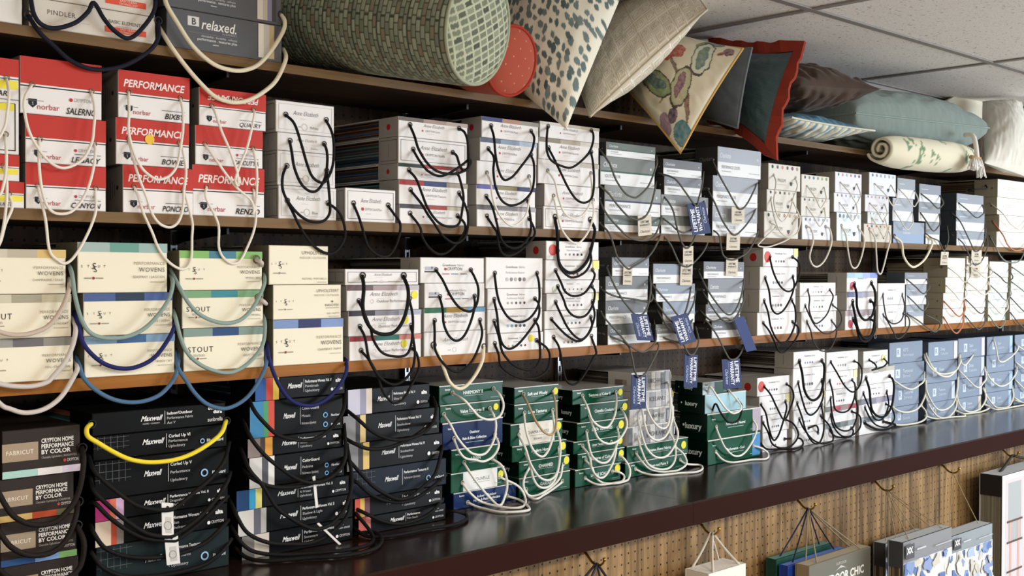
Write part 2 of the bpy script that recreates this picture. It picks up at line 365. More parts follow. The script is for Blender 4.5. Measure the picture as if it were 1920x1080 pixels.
def make_book(uL, uR, z0, z1, y, st, lb, grp, vref, hnd=None, rest=None, lift=0.0, k=0):
    bk = Book(); a = at(uL, vref, y); b = at(uR, vref, y)
    bk.w = w = max(.03, b.x-a.x-.0012); bk.h = h = z1-z0-.0010; bk.y = y; bk.rz = st.get('rz', 0)
    bk.loc = Vector(((a.x+b.x)/2, y, z0)); bk.rest = rest; bk.lift = lift; bk.eye = st.get('eye', '#3a3634')
    bk.cord = None; bk.root = t = tag(empty('sample_book', bk.loc, bk.rz), lb, 'sample book', grp)
    cd = st.get('cd', .075); c = .0013; ro = st.get('rough', .5)
    sp_ = .14 if ro < .45 else .25; mF, mS, mT = mat(st['front'], ro, spec=sp_), mat(st['side'], ro, spec=sp_), mat(st.get('top', st['side']), ro)
    mb = MB(); x = w/2
    f0 = [(-x+c,0,c),(x-c,0,c),(x-c,0,h-c),(-x+c,0,h-c)]; f1 = [(-x,c,0),(x,c,0),(x,c,h),(-x,c,h)]; f2 = [(-x,cd,0),(x,cd,0),(x,cd,h),(-x,cd,h)]
    mb.face(f0, mF)
    for i in range(4):
        j = (i+1) % 4; mb.face([f0[j], f0[i], f1[i], f1[j]], mF); mb.face([f1[j], f1[i], f2[i], f2[j]], (mT, mS, mT, mS)[i])
    mb.face(f2[::-1], mS)
    F = Panel(mb, (-x, 0, 0), (w, 0, 0), (0, 0, h), ro); S = Panel(mb, (-x, cd, 0), (0, -cd, 0), (0, 0, h), ro)
    F.ts = min(1, st.get('ref', 9)/h)
    st['draw'](F, S); cap = mb.build(st.get('capname', 'end_cap'), t)
    L = min(st.get('len', .265), YW-.022-y)          # swatches behind the end cap
    pal = PAGES[st.get('pages', 'dark')]; rp = random.Random(k*13+int(uL)); mb = MB(); z = .0032; hh = h*st.get('fill', .93)
    n = max(3, min(18, int(h/.0042))); dz = (hh-.0064)/n
    for i in range(n):
        e = rp.uniform(.002, .008); mb.box((-x+e, cd+.0004, z+i*dz), (x-rp.uniform(.002, .008), L-rp.uniform(.001, .012), z+(i+.86)*dz), mat(pal[rp.randrange(len(pal))], .9))
    mb.build('swatches', t)
    mb = MB(); mc = mat(st.get('cover', st['side']), ro)
    mb.box((-x, cd+.0002, 0), (x, L, .0026), mc); mb.build('cover_board', t)
    mb = MB(); mb.box((-x, cd+.0002, h-.0026), (x, L, h), mc); mb.build('cover_board', t)
    if hnd is None and st.get('auto'):
        sa, sb, tz, dr = st['auto']; auto_cord(bk, st.get('cord', 'k'), auto_handle(bk, sa, sb, tz, dr))
    elif hnd: handle(bk, hnd, st.get('cord', 'k'), .0125+lift)
    for s in st.get('stick', ()):                    # round price stickers
        col, a_, b_, r_ = s; mb = MB(); p = Panel(mb, (-x, -.0012, 0), (w, 0, 0), (0, 0, h)); p.dot(a_, b_, r_, col, 18); o = mb.build('price_sticker', cap); o['label'] = ('yellow' if col[1] in 'ef' else 'red')+' round sticker'
    for g in st.get('tags', ()): tagquad(bk, *g)
    return bk
POS = ['topmost', 'second from top', 'third from top', 'fourth from top', 'fifth from top', 'sixth from top', 'bottom']
def stack(zb, y, where, grp, books, rest=None, zfix=None):
    """books run from the top of the pile down: (uL, uR, vTop, vBottom, style, look, cord path); vTop/vBottom are read at the left edge ('R': right edge)"""
    n = len(books); th = []; out = []
    for bkd in books:
        uL, uR, vT, vB, st = bkd[:5]; u = uR if st.get('edge') == 'R' else uL
        th.append(at(u, vT, y).z-at(u, vB, y).z)
    b0 = books[0]; u = b0[1] if b0[4].get('edge') == 'R' else b0[0]
    top = at(u, b0[2], y).z; k = (top-zb)/sum(th); k = max(.75, min(1.3, k)) if zfix is None else zfix
    z = zb+.0004
    for i in range(n-1, -1, -1):
        bd = books[i]; h = th[i]*k; pos = POS[i] if i < n-1 or n == 1 else 'bottom'
        lb = bd[5] if n == 1 else '%s, %s %s' % (bd[5].rstrip(','), pos, where)
        if len(lb.replace('-', ' ').replace("'", ' ').split()) > 16: lb = lb.replace('sample book', 'book', 1)
        out.append(make_book(bd[0], bd[1], z, z+h, y, dict(bd[4]), lb, grp, bd[2], bd[6] if len(bd) > 6 else None, rest, .0062*(n-1-i), i))
        z += h
    return out
# ------------------------------------------------------------------ the kinds of books
WH, SG = '#efecea', '#a5a19c'
def lines(F, a, b, h, n, col, w, al='l', gap=1.9):        # small print too fine to read
    for i in range(n):
        ww = w*(1-.13*((i*7) % 3)); s = a if al == 'l' else (a-ww if al == 'r' else a-ww/2)
        F.rect(s, s+ww, b-i*h*gap, b-i*h*gap+h*.55, col)
def shield(F, a, b, h, col='#1d1d24'):
    q = F.h/F.w*h
    F.poly([(a-q*.5, b+h*.5), (a-q*.5, b-.02), (a, b-h*.55), (a+q*.5, b-.02), (a+q*.5, b+h*.5)], col)
    F.rect(a-q*.75, a+q*1.3, b+h*.28, b+h*.34, '#6a6a70'); F.txt('S', a, b-h*.22, h*.36, '#c9c9cc', 'c')
def norbar(title, top=None, crypt=True, small=True, yel=False, stick=(), **kw):
    def d(F, S):
        F.rect(0, 1, .525, 1, '#c1352b'); F.rect(0, 1, .475, .495, '#16161a')
        if top == 'up': F.txt('PERFORMANCE', .5, .66, .15, '#f2e6e2', 'c', shear=.22, bold=.024, fit=.86)
        if top == 'flip': F.txt('PERFORMANCE', .5, .84, .15, '#f2e6e2', 'c', shear=.22, bold=.024, fit=.88, rot=2)
        shield(F, .145, .19, .15); F.txt('norbar', .20, .09, .10, '#b5343a', fit=.27)
        if crypt: F.dot(.61, .31, .033, '#c23038'); F.txt('CRYPTON', .645, .285, .062, '#9a9a9e', fit=.22)
        if small: F.rect(.60, .93, .222, .238, '#8b8b90')
        F.txt(title, .93, .055, .115, '#17171b', 'r', shear=.28, bold=.012, fit=.38)
        S.dot(.68, .53, .05, '#1a1715'); lines(S, .25, .75, .02, 1, '#4c4844', .02)
        for i in range(3): S.rect(.28+.12*i, .31+.12*i, .28+.04*i, .72-.05*i, '#47433f')
    return dict(dict(front=WH, side='#6d6660', draw=d, cord='w', eye='#8b7a5a', stick=stick, pages='dark'), **kw)
def norbar_y(title, box=False):
    def d(F, S):
        if box:
            F.frame(.006, '#1b1b1f', .0016); F.rect(.05, .94, .80, .93, '#f3e64c')
        else:
            F.rect(0, 1, .56, 1, '#c1352b'); F.rect(0, 1, .49, .51, '#16161a'); F.rect(.30, .98, .25, .46, '#f3e64c'); F.txt(title[0], .62, .30, .11, '#8a3b2c', 'r', shear=.2, bold=.01)
            F.txt(title[1], .85, .07, .13, '#1a1a1e', 'r', shear=.25, bold=.012, fit=.4)
    return dict(front=WH, side='#6d6660', draw=d, cord='w', eye='#8b7a5a', edge='R')
def stout(bands, t3, alt=False, uph=False, side='#6f6a58', **kw):
    def d(F, S):
        if bands:
            for i, c in enumerate(bands): F.rect((0, .345, .67)[i], (.345, .67, 1)[i], .81, 1, c)
        k = '#2f2c28'
        if alt: F.txt('STOUT', .05, .44, .13, k, fit=.3, sp=1.25); F.txt('TEXTILES', .11, .34, .05, '#8a867a', fit=.15)
        else:
            for s_, a in (('S', .035), ('T', .10), ('U', .215), ('T', .275)): F.txt(s_, a, .50, .05, k, fit=.035)
            F.txt('S', .148, .47, .12, k, shear=.2); F.txt('S', .165, .41, .12, k, shear=-.1)
        F.dot(.165, .29, .028, '#8f3434' if not uph else '#8a8578'); F.rect(.07, .14, .277, .302, '#a39d8d'); F.rect(.19, .27, .277, .302, '#a39d8d')
        if uph: F.txt('UPHOLSTERY', .96, .78, .085, '#6c6a60', 'r', fit=.42, sp=1.1); F.txt('INDOOR / OUTDOOR', .96, .66, .06, '#a9a595', 'r', fit=.45); 
        else: F.txt('PERFORMANCE', .965, .56, .062, '#a39a86', 'r', fit=.36, sp=1.1); F.txt('WOVENS', .965, .42, .088, '#55524b', 'r', fit=.30, sp=1.15)
        if uph == 2: F.txt('NANOTEX', .96, .36, .07, '#57544a', 'r', fit=.22); F.dot(.86, .50, .03, '#6c695e'); F.rect(.76, .96, .30, .315, '#8a867a')
        F.txt(t3, .965, .29 if not uph else .12, .05, '#8c8778', 'r', fit=.42); F.rect(.80, .965, .205 if not uph else .05, .22 if not uph else .065, '#b9b4a4')
        S.dot(.72, .52, .028, '#15140f')
    return dict(dict(front='#f0e9d2', side=side, draw=d, cd=.10, len=.27, pages='tan', cover='#8a8570', eye='#6b6550'), **kw)
def anne(name, bands=None, border=False, crypt=True, red=False, stick=(), ring=False, outdoor=False, cord='k', **kw):
    def d(F, S):
        if bands:
            for i, c in enumerate(bands): F.rect((0, .35, .68)[i], (.35, .68, 1)[i], .80, 1, c)
        if border: F.frame(.006, '#5d5d62' if border == 1 else '#c9c5c4', .0010); S.frame(.006, '#55534f', .0010)
        F.txt('Anne Elizabeth', .5, .58, .16, '#6d6a6c', 'c', shear=.42, bold=-.010, fit=.46)
        if crypt: F.dot(.335, .385, .05, '#b9333a'); F.txt('CRYPTON '+name, .375, .345, .095, '#8c8588', fit=.38)
        elif outdoor: F.ring(.335, .36, .085, '#d9a6a0', .15); F.txt('Outdoor Performance', .40, .31, .115, '#85757a', fit=.45)
        else: F.ring(.48, .22, .11, '#c9c0b4', .14); F.txt(name, .57, .17, .10, '#94908f', fit=.2); F.rect(.37, .42, .2, .23, '#b4aeaa')
        F.rect(.40, .5, .24 if crypt else .47, .252 if crypt else .48, '#bdb8b8')
        if red: S.dot(.5, .52, .16, '#b92c2c')
        else: S.rect(.5, .52, .25, .75, '#7c7874')
    return dict(dict(front=WH, side=SG, draw=d, cord=cord, stick=stick, cover='#c9c5bf', ref=.058, pages='dark', auto=(.17, .83, .5, .075)), **kw)
def green_house(title, dots, red=False, stick=(), car=False, bands=None, pic=None, cord='k', drop=.075, warm=None, **kw):
    def d(F, S):
        if bands:
            for i, c in enumerate(bands): F.rect(i/len(bands), (i+1)/len(bands), .72, 1, c)
        F.txt('Greenhouse', .44, .66, .105, '#5c5a5e', 'c', fit=.24); F.txt('fabrics', .565, .66, .105, '#a9a7aa', fit=.13)
        F.txt(title, .5, .48, .095, '#b0adb0', 'c', fit=.44)
        if car:
            F.rect(.06, .24, .42, .47, '#2c2c30'); F.rect(.07, .23, .50, .64, '#b9bcc6'); F.dot(.17, .60, .05, '#6c6f78'); F.dot(.38, .55, .06, '#b9333a'); F.txt('CRYPTON', .41, .50, .13, '#4d474a', fit=.24)
            for i, c in enumerate(('#9a4a44', '#5a8aa0', '#6a6670')): F.rect(.33+.14*i, .44+.14*i, .34, .375, c)
        for i, c in enumerate(dots): F.dot(.36+.075*i, .29, .065, c)
        if red == 2: F.dot(.12, .52, .30, '#d6584e'); S.dot(.5, .5, .22, '#b92c2c')
        elif red: S.dot(.5, .5, .22, '#b92c2c')
        else: S.rect(.45, .48, .2, .8, '#8a857e')
        if pic: F.dot(.16, .30, .22, pic)
        if warm: F.rect(.88, 1, .55, 1, warm)
    return dict(dict(front=WH, side='#b3aea6', draw=d, cord=cord, stick=stick, cover='#c9c5bf', ref=.055, pages='grey', auto=(.17, .83, .52, drop)), **kw)
def charlotte(up='#7c8084', band='#8f9498', txt='PERFORMANCE', side='#3a3938', tags=(), split=.48, mid=None, **kw):
    def d(F, S):
        F.rect(0, 1, split, 1, up)
        if mid: F.rect(0, 1, split-.03, split+.03, mid)
        F.txt('Charlotte', .05, split+.15, .17, '#e6e8ea', shear=.35, fit=.24); F.dot(.92, split+.2, .05, '#c9ccce')
        F.txt(txt, .08, split-.22, .11, '#8d9094', fit=.42); F.rect(.08, .3, split-.33, split-.30, '#b0b2b4'); F.rect(.72, .96, split-.33, split-.30, '#b5b7b9')
        S.txt('Charlotte', .2, .52, .14, '#8a8884', shear=.3, fit=.6); S.dot(.82, .55, .035, '#c9c9c9')
    return dict(dict(front='#e9eaea', side=side, draw=d, cord='g', cd=.085, cover='#77756f', pages='grey', eye='#b5b5b0', tags=tags, auto=(.02, .98, .45, .08)), **kw)
def prism(dots, front='#dcd7cd', **kw):
    def d(F, S):
        for i, c in enumerate(dots): F.dot(.12+.155*i, .88, .07, c)
        F.txt('PRISM', .40, .30, .14, '#8f8a82', 'c', bold=-.006, fit=.34, sp=1.1); F.rect(.24, .54, .20, .215, '#b5b0a8'); shield(F, .70, .26, .15, '#3a3836')
        for i in range(4): S.dot(.5, .25+.14*i, .045, '#4d4842')
    return dict(dict(front=front, side='#9a948a', draw=d, cord='f', cover='#c4beb2', pages='tan', auto=(.17, .80, .52, .07), eye='#9a958c'), **kw)
def plainb(up='#a9b4c4', lo='#eef0f3', split=.45, side='#4d5560', cord='f', txt=None, **kw):
    def d(F, S):
        g_ = [int(up[i:i+2], 16) for i in (1, 3, 5)]; m_ = sum(g_)/3; F.rect(0, 1, split, 1, '#%02x%02x%02x' % tuple(int(m_+(c-m_)*.55) for c in g_))
        if txt: F.txt(txt[0], .3, .62, .12, '#dfe6ef', fit=.4); F.txt(txt[1], .3, .44, .12, '#dfe6ef', fit=.5)
        else: lines(F, .1, split+.25, .05, 1, '#d5dce6', .3); lines(F, .1, split-.2, .04, 2, '#c4c8ce', .35)
    return dict(dict(front=lo, side=side, draw=d, cord=cord, pages='grey', auto=(.05, .95, .45, .06)), **kw)
def cream(front='#eeeadd', side='#a8a08a', cord='f', mark='#c9c4b4', **kw):
    def d(F, S):
        lines(F, .3, .55, .05, 2, mark, .34); F.dot(.2, .5, .05, mark); S.dot(.75, .5, .06, '#6f674f'); lines(S, .3, .6, .05, 1, '#8f866e', .3)
    return dict(dict(front=front, side=side, draw=d, cord=cord, cd=.10, pages='tan', cover='#b9b29c', auto=(0, 1, .5, .06)), **kw)
def maxwell(l1, l2, l3, sw=None, logo='alta', grid=False, front='#0b0c0d', cord='K', swx=.185, tags=(), **kw):
    def d(F, S):
        if sw:
            a = 0
            for c, ww in sw: F.rect(a*swx, (a+ww)*swx, 0, 1, c); a += ww
        if grid:
            for i in range(5): F.rect(.03+.045*i, .033+.045*i, .42, .97, '#63666b')
            for i in range(3): F.rect(.0, .25, .5+.2*i, .5+.2*i+.012, '#63666b')
        F.txt('Maxwell', .345, .46, .23, '#f4f4f4', shear=.42, bold=.016, fit=.165)
        if logo == 'bella': F.txt('HOME + GARDEN', .36, .30, .07, '#c9c9c9', fit=.15)
        F.rect(.522, .526, .25, .85, '#c9c9c9')
        F.txt(l1, .54, .66, .13, '#f2f2f2', bold=.018, fit=.30); F.txt(l2, .54, .45, .12, '#d2d2d2', fit=.2); F.txt(l3, .54, .24, .12, '#cfcfcf', shear=.1, fit=.2)
        if logo == 'alta': F.txt('alta', .96, .60, .17, '#f2f2f2', 'r', bold=.05, fit=.08); F.dot(.845, .27, .075, '#f2f2f2'); F.txt('CRYPTON', .965, .22, .12, '#e2e2e2', 'r', fit=.10)
        if logo == 'fibre': F.ring(.80, .36, .11, '#9fc9ee', .35); F.txt('FibreGuard', .965, .30, .13, '#e9eef4', 'r', bold=.02, fit=.13)
        if logo == 'fibre2': 
            for b in (.45, .18): F.ring(.80, b, .08, '#7fbdf0', .35); F.txt('FibreGuard', .965, b-.05, .10, '#e9eef4', 'r', bold=.02, fit=.13)
        if logo == 'bella': F.txt('bella', .93, .72, .17, '#f2f2f2', 'r', bold=.04, fit=.07); F.txt('dura', .97, .54, .17, '#f2f2f2', 'r', bold=.04, fit=.07); F.txt('sunbrella', .975, .17, .19, '#e8e8e8', 'r', fit=.12)
        if logo == 'shield': F.dot(.90, .78, .05, '#e6e6e6'); F.txt('stain shield', .965, .58, .10, '#e2e2e2', 'r', fit=.15); F.dot(.845, .27, .075, '#f2f2f2'); F.txt('CRYPTON', .965, .22, .12, '#e2e2e2', 'r', fit=.10)
    return dict(dict(front=front, side='#0d0e0f', draw=d, cord=cord, cd=.10, ref=.046, pages='dark', cover='#101112', rough=.36, eye='#101010', tags=tags, auto=(.0, 1, .5, .10)), **kw)
def fabricut(bands, t):
    def d(F, S):
        F.rect(0, .45, .34, .72, '#a39079'); F.txt('FABRICUT', .22, .48, .09, '#efe6d8', 'c', fit=.34, sp=1.1)
        for i, s in enumerate(('CRYPTON HOME', 'PERFORMANCE', 'BY COLOR')): F.txt(s, .49, .68-.12*i, .088, '#f4efe9', bold=.022, fit=.42)
        F.txt('Cleanable Upholstery | '+t, .49, .345, .05, '#b5aca3', fit=.46); F.dot(.79, .265, .033, '#c8443c'); F.txt('CRYPTON', .82, .235, .065, '#e6ddd5', fit=.15)
        if bands:
            for i, c in enumerate(bands): F.rect((0, .44, .76)[i], (.44, .76, 1)[i], 0, .15, c)
    return dict(front='#2c231e', side='#1b1512', draw=d, cord='r', cd=.10, pages='dark', cover='#2a221e', edge='R', eye='#1a1512')
def luxury(title, sub=True, front='#064a31', panel=None, stick=None, cord='W', side='#041a12', half=False, patch=None, topcol='#e4e2da', **kw):
    def d(F, S):
        if panel: F.rect(panel[1], panel[2], 0, 1, panel[0])
        F.rect(0, 1, .955, 1, topcol); tc = '#e9efe9' if not panel else '#3d3a36'; cx = .5 if not panel else (panel[1]+panel[2])/2
        for i, s in enumerate(title.split('|')): F.txt(s, cx+.02, (.46 if '|' not in title else .52)-.22*i, .19 if '|' not in title else .15, tc, 'c', bold=.03 if not panel else .0, fit=.5)
        if sub: F.rect(cx-.13, cx+.17, .36 if '|' not in title else .18, .385 if '|' not in title else .2, '#9fb5a8' if not panel else '#a8a39a')
        F.txt('luxury', .085, .74, .11, tc, bold=.03, fit=.12); F.rect(.80, .93, .16, .185, '#8fb09f')
        if panel and 'CHAMA' in title:
            for i in range(4): F.ring(cx-.05+.04*i, .22, .05, '#4d4a44', .3, 8)
        if patch: F.rect(patch[1], 1.0, .08, .97, patch[0])
        S.txt('luxury', .5, .38, .22, '#dfe8e2', 'c', bold=.025, fit=.6); S.dot(.14, .50, .05, '#dfe8e2', 8)
    stk = [('#efe23a', stick[0], stick[1], stick[2])] if stick else []
    return dict(dict(front=front, side=side, top=topcol, draw=d, cord=cord, cd=.105, pages='green', cover='#d9d5ca', ref=.042, rough=.20, stick=stk, eye='#cfcabb', auto=(.2, .85, .55, .07)), **kw)
def scenic(title, seed, stick=None, **kw):
    def d(F, S):
        r = random.Random(seed); cs = ['#8f8d8b', '#b9b6b2', '#77777a', '#d2cfca', '#9c9aa0', '#5e6066']; a = 0; i = 0
        while a < 1:
            w = r.uniform(.07, .16); F.rect(a, min(1, a+w-.008), 0, r.uniform(.86, .97), cs[r.randrange(6)]); 
            F.rect(a+.2*w, min(1, a+w*.7), r.uniform(.1, .3), r.uniform(.5, .75), cs[r.randrange(6)]); a += w; i += 1
        F.txt(title, .62, .36, .24, '#4a4846', 'c', fit=.42); S.rect(.3, .62, .3, .6, '#8a7a70'); S.rect(.62, .8, .3, .6, '#b3a59c')
    stk = [('#efe23a', stick[0], stick[1], stick[2])] if stick else []
    return dict(dict(front='#d9d7d3', side='#d6d3cd', draw=d, cord='W', cd=.09, pages='grey', cover='#c9c6c0', rough=.35, stick=stk, eye='#cfcabb'), **kw)
def rallen(a, b, stripe=None, drop=.07, **kw):
    def d(F, S):
        F.rect(.2, .32, .30, .72, '#d3dbe6'); F.txt('R', .26, .40, .24, '#8594a8', 'c', bold=.02); F.txt(a, .40, .53, .16, '#dfe6ef', fit=.42); F.txt(b, .40, .30, .14, '#d5dde8', fit=.42)
        if stripe: F.rect(.86, .98, .04, .96, stripe)
    return dict(dict(front='#8c98a9', side='#56606e', draw=d, cord='e', cd=.09, pages='grey', cover='#7d8a9a', auto=(0, 1, .45, drop), rough=.4, eye='#b5b5a8'), **kw)
def pindler():
    def d(F, S):
        F.txt('PINDLER', .135, .50, .165, '#57524c', fit=.34, sp=1.1); F.rect(.40, .46, .35, .365, '#b5aea4')
        F.txt('BASIC ELEMENTS', .61, .54, .12, '#5d5852', fit=.28); F.rect(.67, .80, .445, .46, '#b0a99f'); F.rect(.58, .92, .20, .41, '#e0563c')
        F.txt('EASY CLEAN', .77, .325, .075, '#f3d9cf', 'c', fit=.22); F.txt('TECHNOLOGY', .77, .225, .07, '#f3d9cf', 'c', fit=.22); F.rect(.93, .97, .09, .1, '#b5aea4')
    return dict(front='#ddd5c8', side='#8f877b', draw=d, cord='n2', pages='tan', cover='#a39a8c', eye='#20202a')
def barbary(stripes):
    def d(F, S):
        F.rect(.17, .265, .62, .86, '#e4e2de'); F.txt('B', .222, .655, .16, '#55565a', 'c', bold=.03)
        F.txt('relaxed.', .285, .58, .25, '#f4f2ee', shear=.22, bold=.012, fit=.30); F.txt('by BARBERY', .59, .50, .055, '#b5b5b7', 'r', fit=.14)
        F.rect(.18, .60, .455, .46, '#9a9b9e'); F.txt('cleanability . durability . softness', .59, .375, .055, '#d9d9d9', 'r', fit=.40); F.txt('performance . textures plus', .59, .28, .07, '#e6e6e6', 'r', bold=.01, fit=.42); F.rect(.38, .43, .19, .215, '#c9c9c9')
        a = .78
        for c, ww in stripes: F.rect(a, a+ww, .07, .97, c); a += ww
    return dict(front='#5f6064', side='#3f4044', draw=d, cord='c', pages='pale', cover='#6d6e72', cd=.09, eye='#2a2a2c')
CORDS['n2'] = ('#151726', .0042)
# ------------------------------------------------------------------ the books, pile by pile (picture coordinates on the plane of their fronts)
G3, G2, G1, GC = 'sample books on the top shelf', 'sample books on the second shelf', 'sample books on the third shelf', 'sample books on the counter'
YF = YS+.002
def box_white(**kw): return dict(front='#e9e6e0', side='#2a2a2c', draw=lambda F, S: None, cord='n2', pages='tan', edge='R', **kw)
stack(Z3, YF, '', G3, [(-105, 42, -60, 41, box_white(), 'plain white sample book beside the cream pair on the top shelf', [(-80, -20), (-40, 20), (10, -30)])])
stack(Z3, YF, 'of the cream pair on the top shelf', G3, [
 (58, 291, -72, -14, pindler(), 'cream book with a twice-looped dark cord', [(57,-30),(58,0),(64,28),(78,46),(103,53),(140,43),(165,22),(176,5),(195,35),(215,58),(240,72),(262,58),(288,22),(292,-20)]),
 (54, 292, -9, 47, pindler(), 'cream sample book with long dark cord', [(52,28),(75,62),(100,85),(130,112),(165,128),(200,130),(240,120),(280,95),(297,70),(296,38)])], zfix=1)
stack(Z3, YF, 'of the pair beside the woven bolster', G3, [
 (306, 528, -66, 6, barbary([('#e3ddd0', .05), ('#cdbfae', .04), ('#8c8ca6', .04), ('#4b4848', .04)]), 'dark grey book with mauve stripe', [(309,-20),(311,5),(332,42),(362,87),(400,120),(437,132),(465,130),(488,118),(512,90),(531,58),(534,40),(527,28)]),
 (312, 529, 8, 84, barbary([('#efe9dc', .05), ('#cfcac0', .05), ('#cbb48c', .045)]), 'dark grey book with tan stripe', [(302,46,.03),(318,83),(345,120),(375,155),(405,182),(440,192),(470,186),(500,168),(520,147),(536,110),(531,92,.03)])], zfix=1)
# second shelf: red and white boxes
stack(Z2, YF, 'of the cut-off red and yellow stack', G2, [
 (-120, 36, 112, 187, norbar_y(('OR', 'CEDAR')), 'red, yellow and white sample book', [(-60,150),(-40,230),(-10,262),(8,240),(13,215),(17,175),(12,147)]),
 (-120, 36, 188, 289, norbar_y(None, True), 'white sample book with black outlined panel', [(-70,255),(-45,350),(-5,368),(8,340),(12,300),(10,252)]),
 (-118, 37, 291, 340, norbar_y(('US', 'EI')), 'narrow red and yellow sample book', [(-80,310),(-60,430),(-20,470),(0,450),(10,400),(13,345),(7,312)]),
 (-110, 46, 341, 390, norbar_y(('E', 'SUNBURST')), 'red, yellow and white sample book', [(-70,360),(-50,450),(-15,470),(0,455),(10,420),(23,388),(16,363)])])
stack(Z2, YF, 'of the unlettered red stack', G2, [
 (37, 191, 103, 207, norbar('SALERNO', small=False), 'plain red and white sample book', [(60,159),(46,185),(47,215),(56,250),(75,283),(95,305),(117,315),(140,309),(158,295),(172,268),(176,240),(178,205),(171,172)]),
 (47, 199, 215, 303, norbar('LEGACY'), 'plain red and white sample book', [(74,261),(73,290),(74,320),(78,352),(87,383),(100,398),(118,401),(135,396),(152,378),(166,350),(175,317),(179,285),(176,270)]),
 (48, 199, 307, 391, norbar('CANYON'), 'plain red and white sample book', [(71,349),(75,370),(83,400),(87,425),(90,455),(95,475),(107,487),(120,494),(133,488),(147,470),(161,445),(173,418),(180,392),(179,353)])])
stack(Z2, YF, 'of the red stack with a yellow dot', G2, [
 (221, 356, 129, 218, norbar('BIXBY', 'up', False), 'red and white lettered sample book', [(241,172),(242,212),(241,242),(246,270),(257,300),(270,320),(290,335),(303,336),(320,328),(333,308),(338,280),(343,245),(343,210),(338,184)]),
 (217, 355, 219, 306, norbar('BOWIE', 'up', False, stick=[('#efc23a', .445, .58, .11)]), 'red and white yellow-dotted sample book', [(241,261),(248,290),(260,332),(275,370),(285,400),(300,420),(320,426),(335,415),(343,390),(345,357),(349,320),(343,282),(336,269)]),
 (230, 362, 307, 396, norbar('PONCHO', 'up', False), 'red and white lettered sample book', [(251,350),(260,370),(269,400),(285,435),(297,465),(315,490),(337,504),(352,500),(359,480),(360,445),(361,420),(355,392),(348,367),(343,356)])])
stack(Z2, YF, 'of the red stack beside white books', G2, [
 (373, 499, 162, 231, norbar('QUARRY', 'flip', False), 'red and white book with inverted lettering', [(397,198),(405,215),(415,245),(430,280),(444,320),(447,348),(441,338),(450,310),(462,280),(470,250),(477,215),(475,206)]),
 (366, 493, 232, 303, norbar('CALCUTTA'), 'plain red and white sample book', [(384,270),(405,300),(425,328),(445,353),(470,375),(476,393),(474,402),(480,380),(482,330),(479,300),(474,278)]),
 (361, 496, 303, 395, norbar('RENZO', 'up', False), 'red and white lettered sample book', [(387,350),(386,370),(400,398),(410,425),(410,462),(418,482),(435,494),(450,489),(463,465),(476,432),(480,400),(475,355)])])
# second shelf: white books with black cords
stack(Z2, YF, 'of the white stack beside the red ones', G2, [
 (517, 627, 186, 246, anne('White', border=2, crypt=False, ring=True), 'thick white sample book', [(535,215),(552,232),(565,270),(575,305),(585,330),(600,342),(612,338),(624,310),(626,272),(622,247),(611,225)]),
 (520, 628, 246, 280, anne('Outdoor', crypt=False), 'thin white sample book', [(543,264),(547,285),(552,315),(565,345),(582,359),(597,355),(610,332),(614,300),(612,280),(607,270)]),
 (520, 629, 281, 346, anne('Yellow', border=2, crypt=False), 'thick white sample book', [(537,311),(530,330),(530,355),(540,378),(560,402),(582,415),(605,415),(618,400),(618,372),(615,340),(612,320)]),
 (522, 631, 347, 410, anne('Blue', border=2, crypt=False), 'thick white sample book', [(538,376),(550,400),(565,430),(587,460),(612,475),(630,471),(645,450),(647,430),(640,405),(628,390),(614,381)])])
stack(Z2, YF, '', G2, [(647, 742, 351, 411, anne('Colorful Plains', border=1), 'white black-bordered sample book lying alone between two white stacks', [(662,381),(672,405),(680,430),(687,455),(695,468),(710,479),(727,480),(740,465),(749,440),(750,418),(738,400),(727,385)])])
stack(Z2, YF, 'of the white stack beside dark fabric swatches', G2, [
 (747, 877, 217, 254, anne('Linen', ['#6e655c', '#a8938a', '#b8a79d'], red=True), 'white brown-edged sample book', [(768,234),(777,255),(785,280),(802,307),(822,322),(847,326),(867,322),(879,312),(878,285),(876,262),(870,247),(860,241)]),
 (747, 876, 254, 303, anne('Vanilla', border=1), 'white black-bordered sample book', [(774,280),(787,302),(802,320),(822,330),(840,326),(865,310),(880,299),(882,308),(870,320),(862,310),(856,292),(848,286)]),
 (746, 875, 304, 334, anne('Red', ['#30413a', '#b0484c', '#8a4a40'], red=True), 'white green-and-red-edged sample book', [(766,319),(780,335),(790,360),(802,390),(820,415),(840,425),(860,420),(867,392),(869,367),(862,335),(857,325)]),
 (748, 877, 335, 380, anne('Texture', ['#a83a36', '#3a4570', '#a59a8c']), 'white red-and-navy-edged sample book', [(769,356),(790,382),(802,402),(815,420),(830,442),(852,456),(870,447),(877,427),(877,400),(870,380),(860,362)]),
 (749, 878, 381, 417, anne('Performance Cotton', ['#4b4a4d', '#a2463e', '#c9c2ae']), 'white grey-and-red-edged sample book', [(768,400),(787,425),(792,445),(805,465),(822,476),(840,472),(860,452),(872,432),(870,417),(857,405)])])
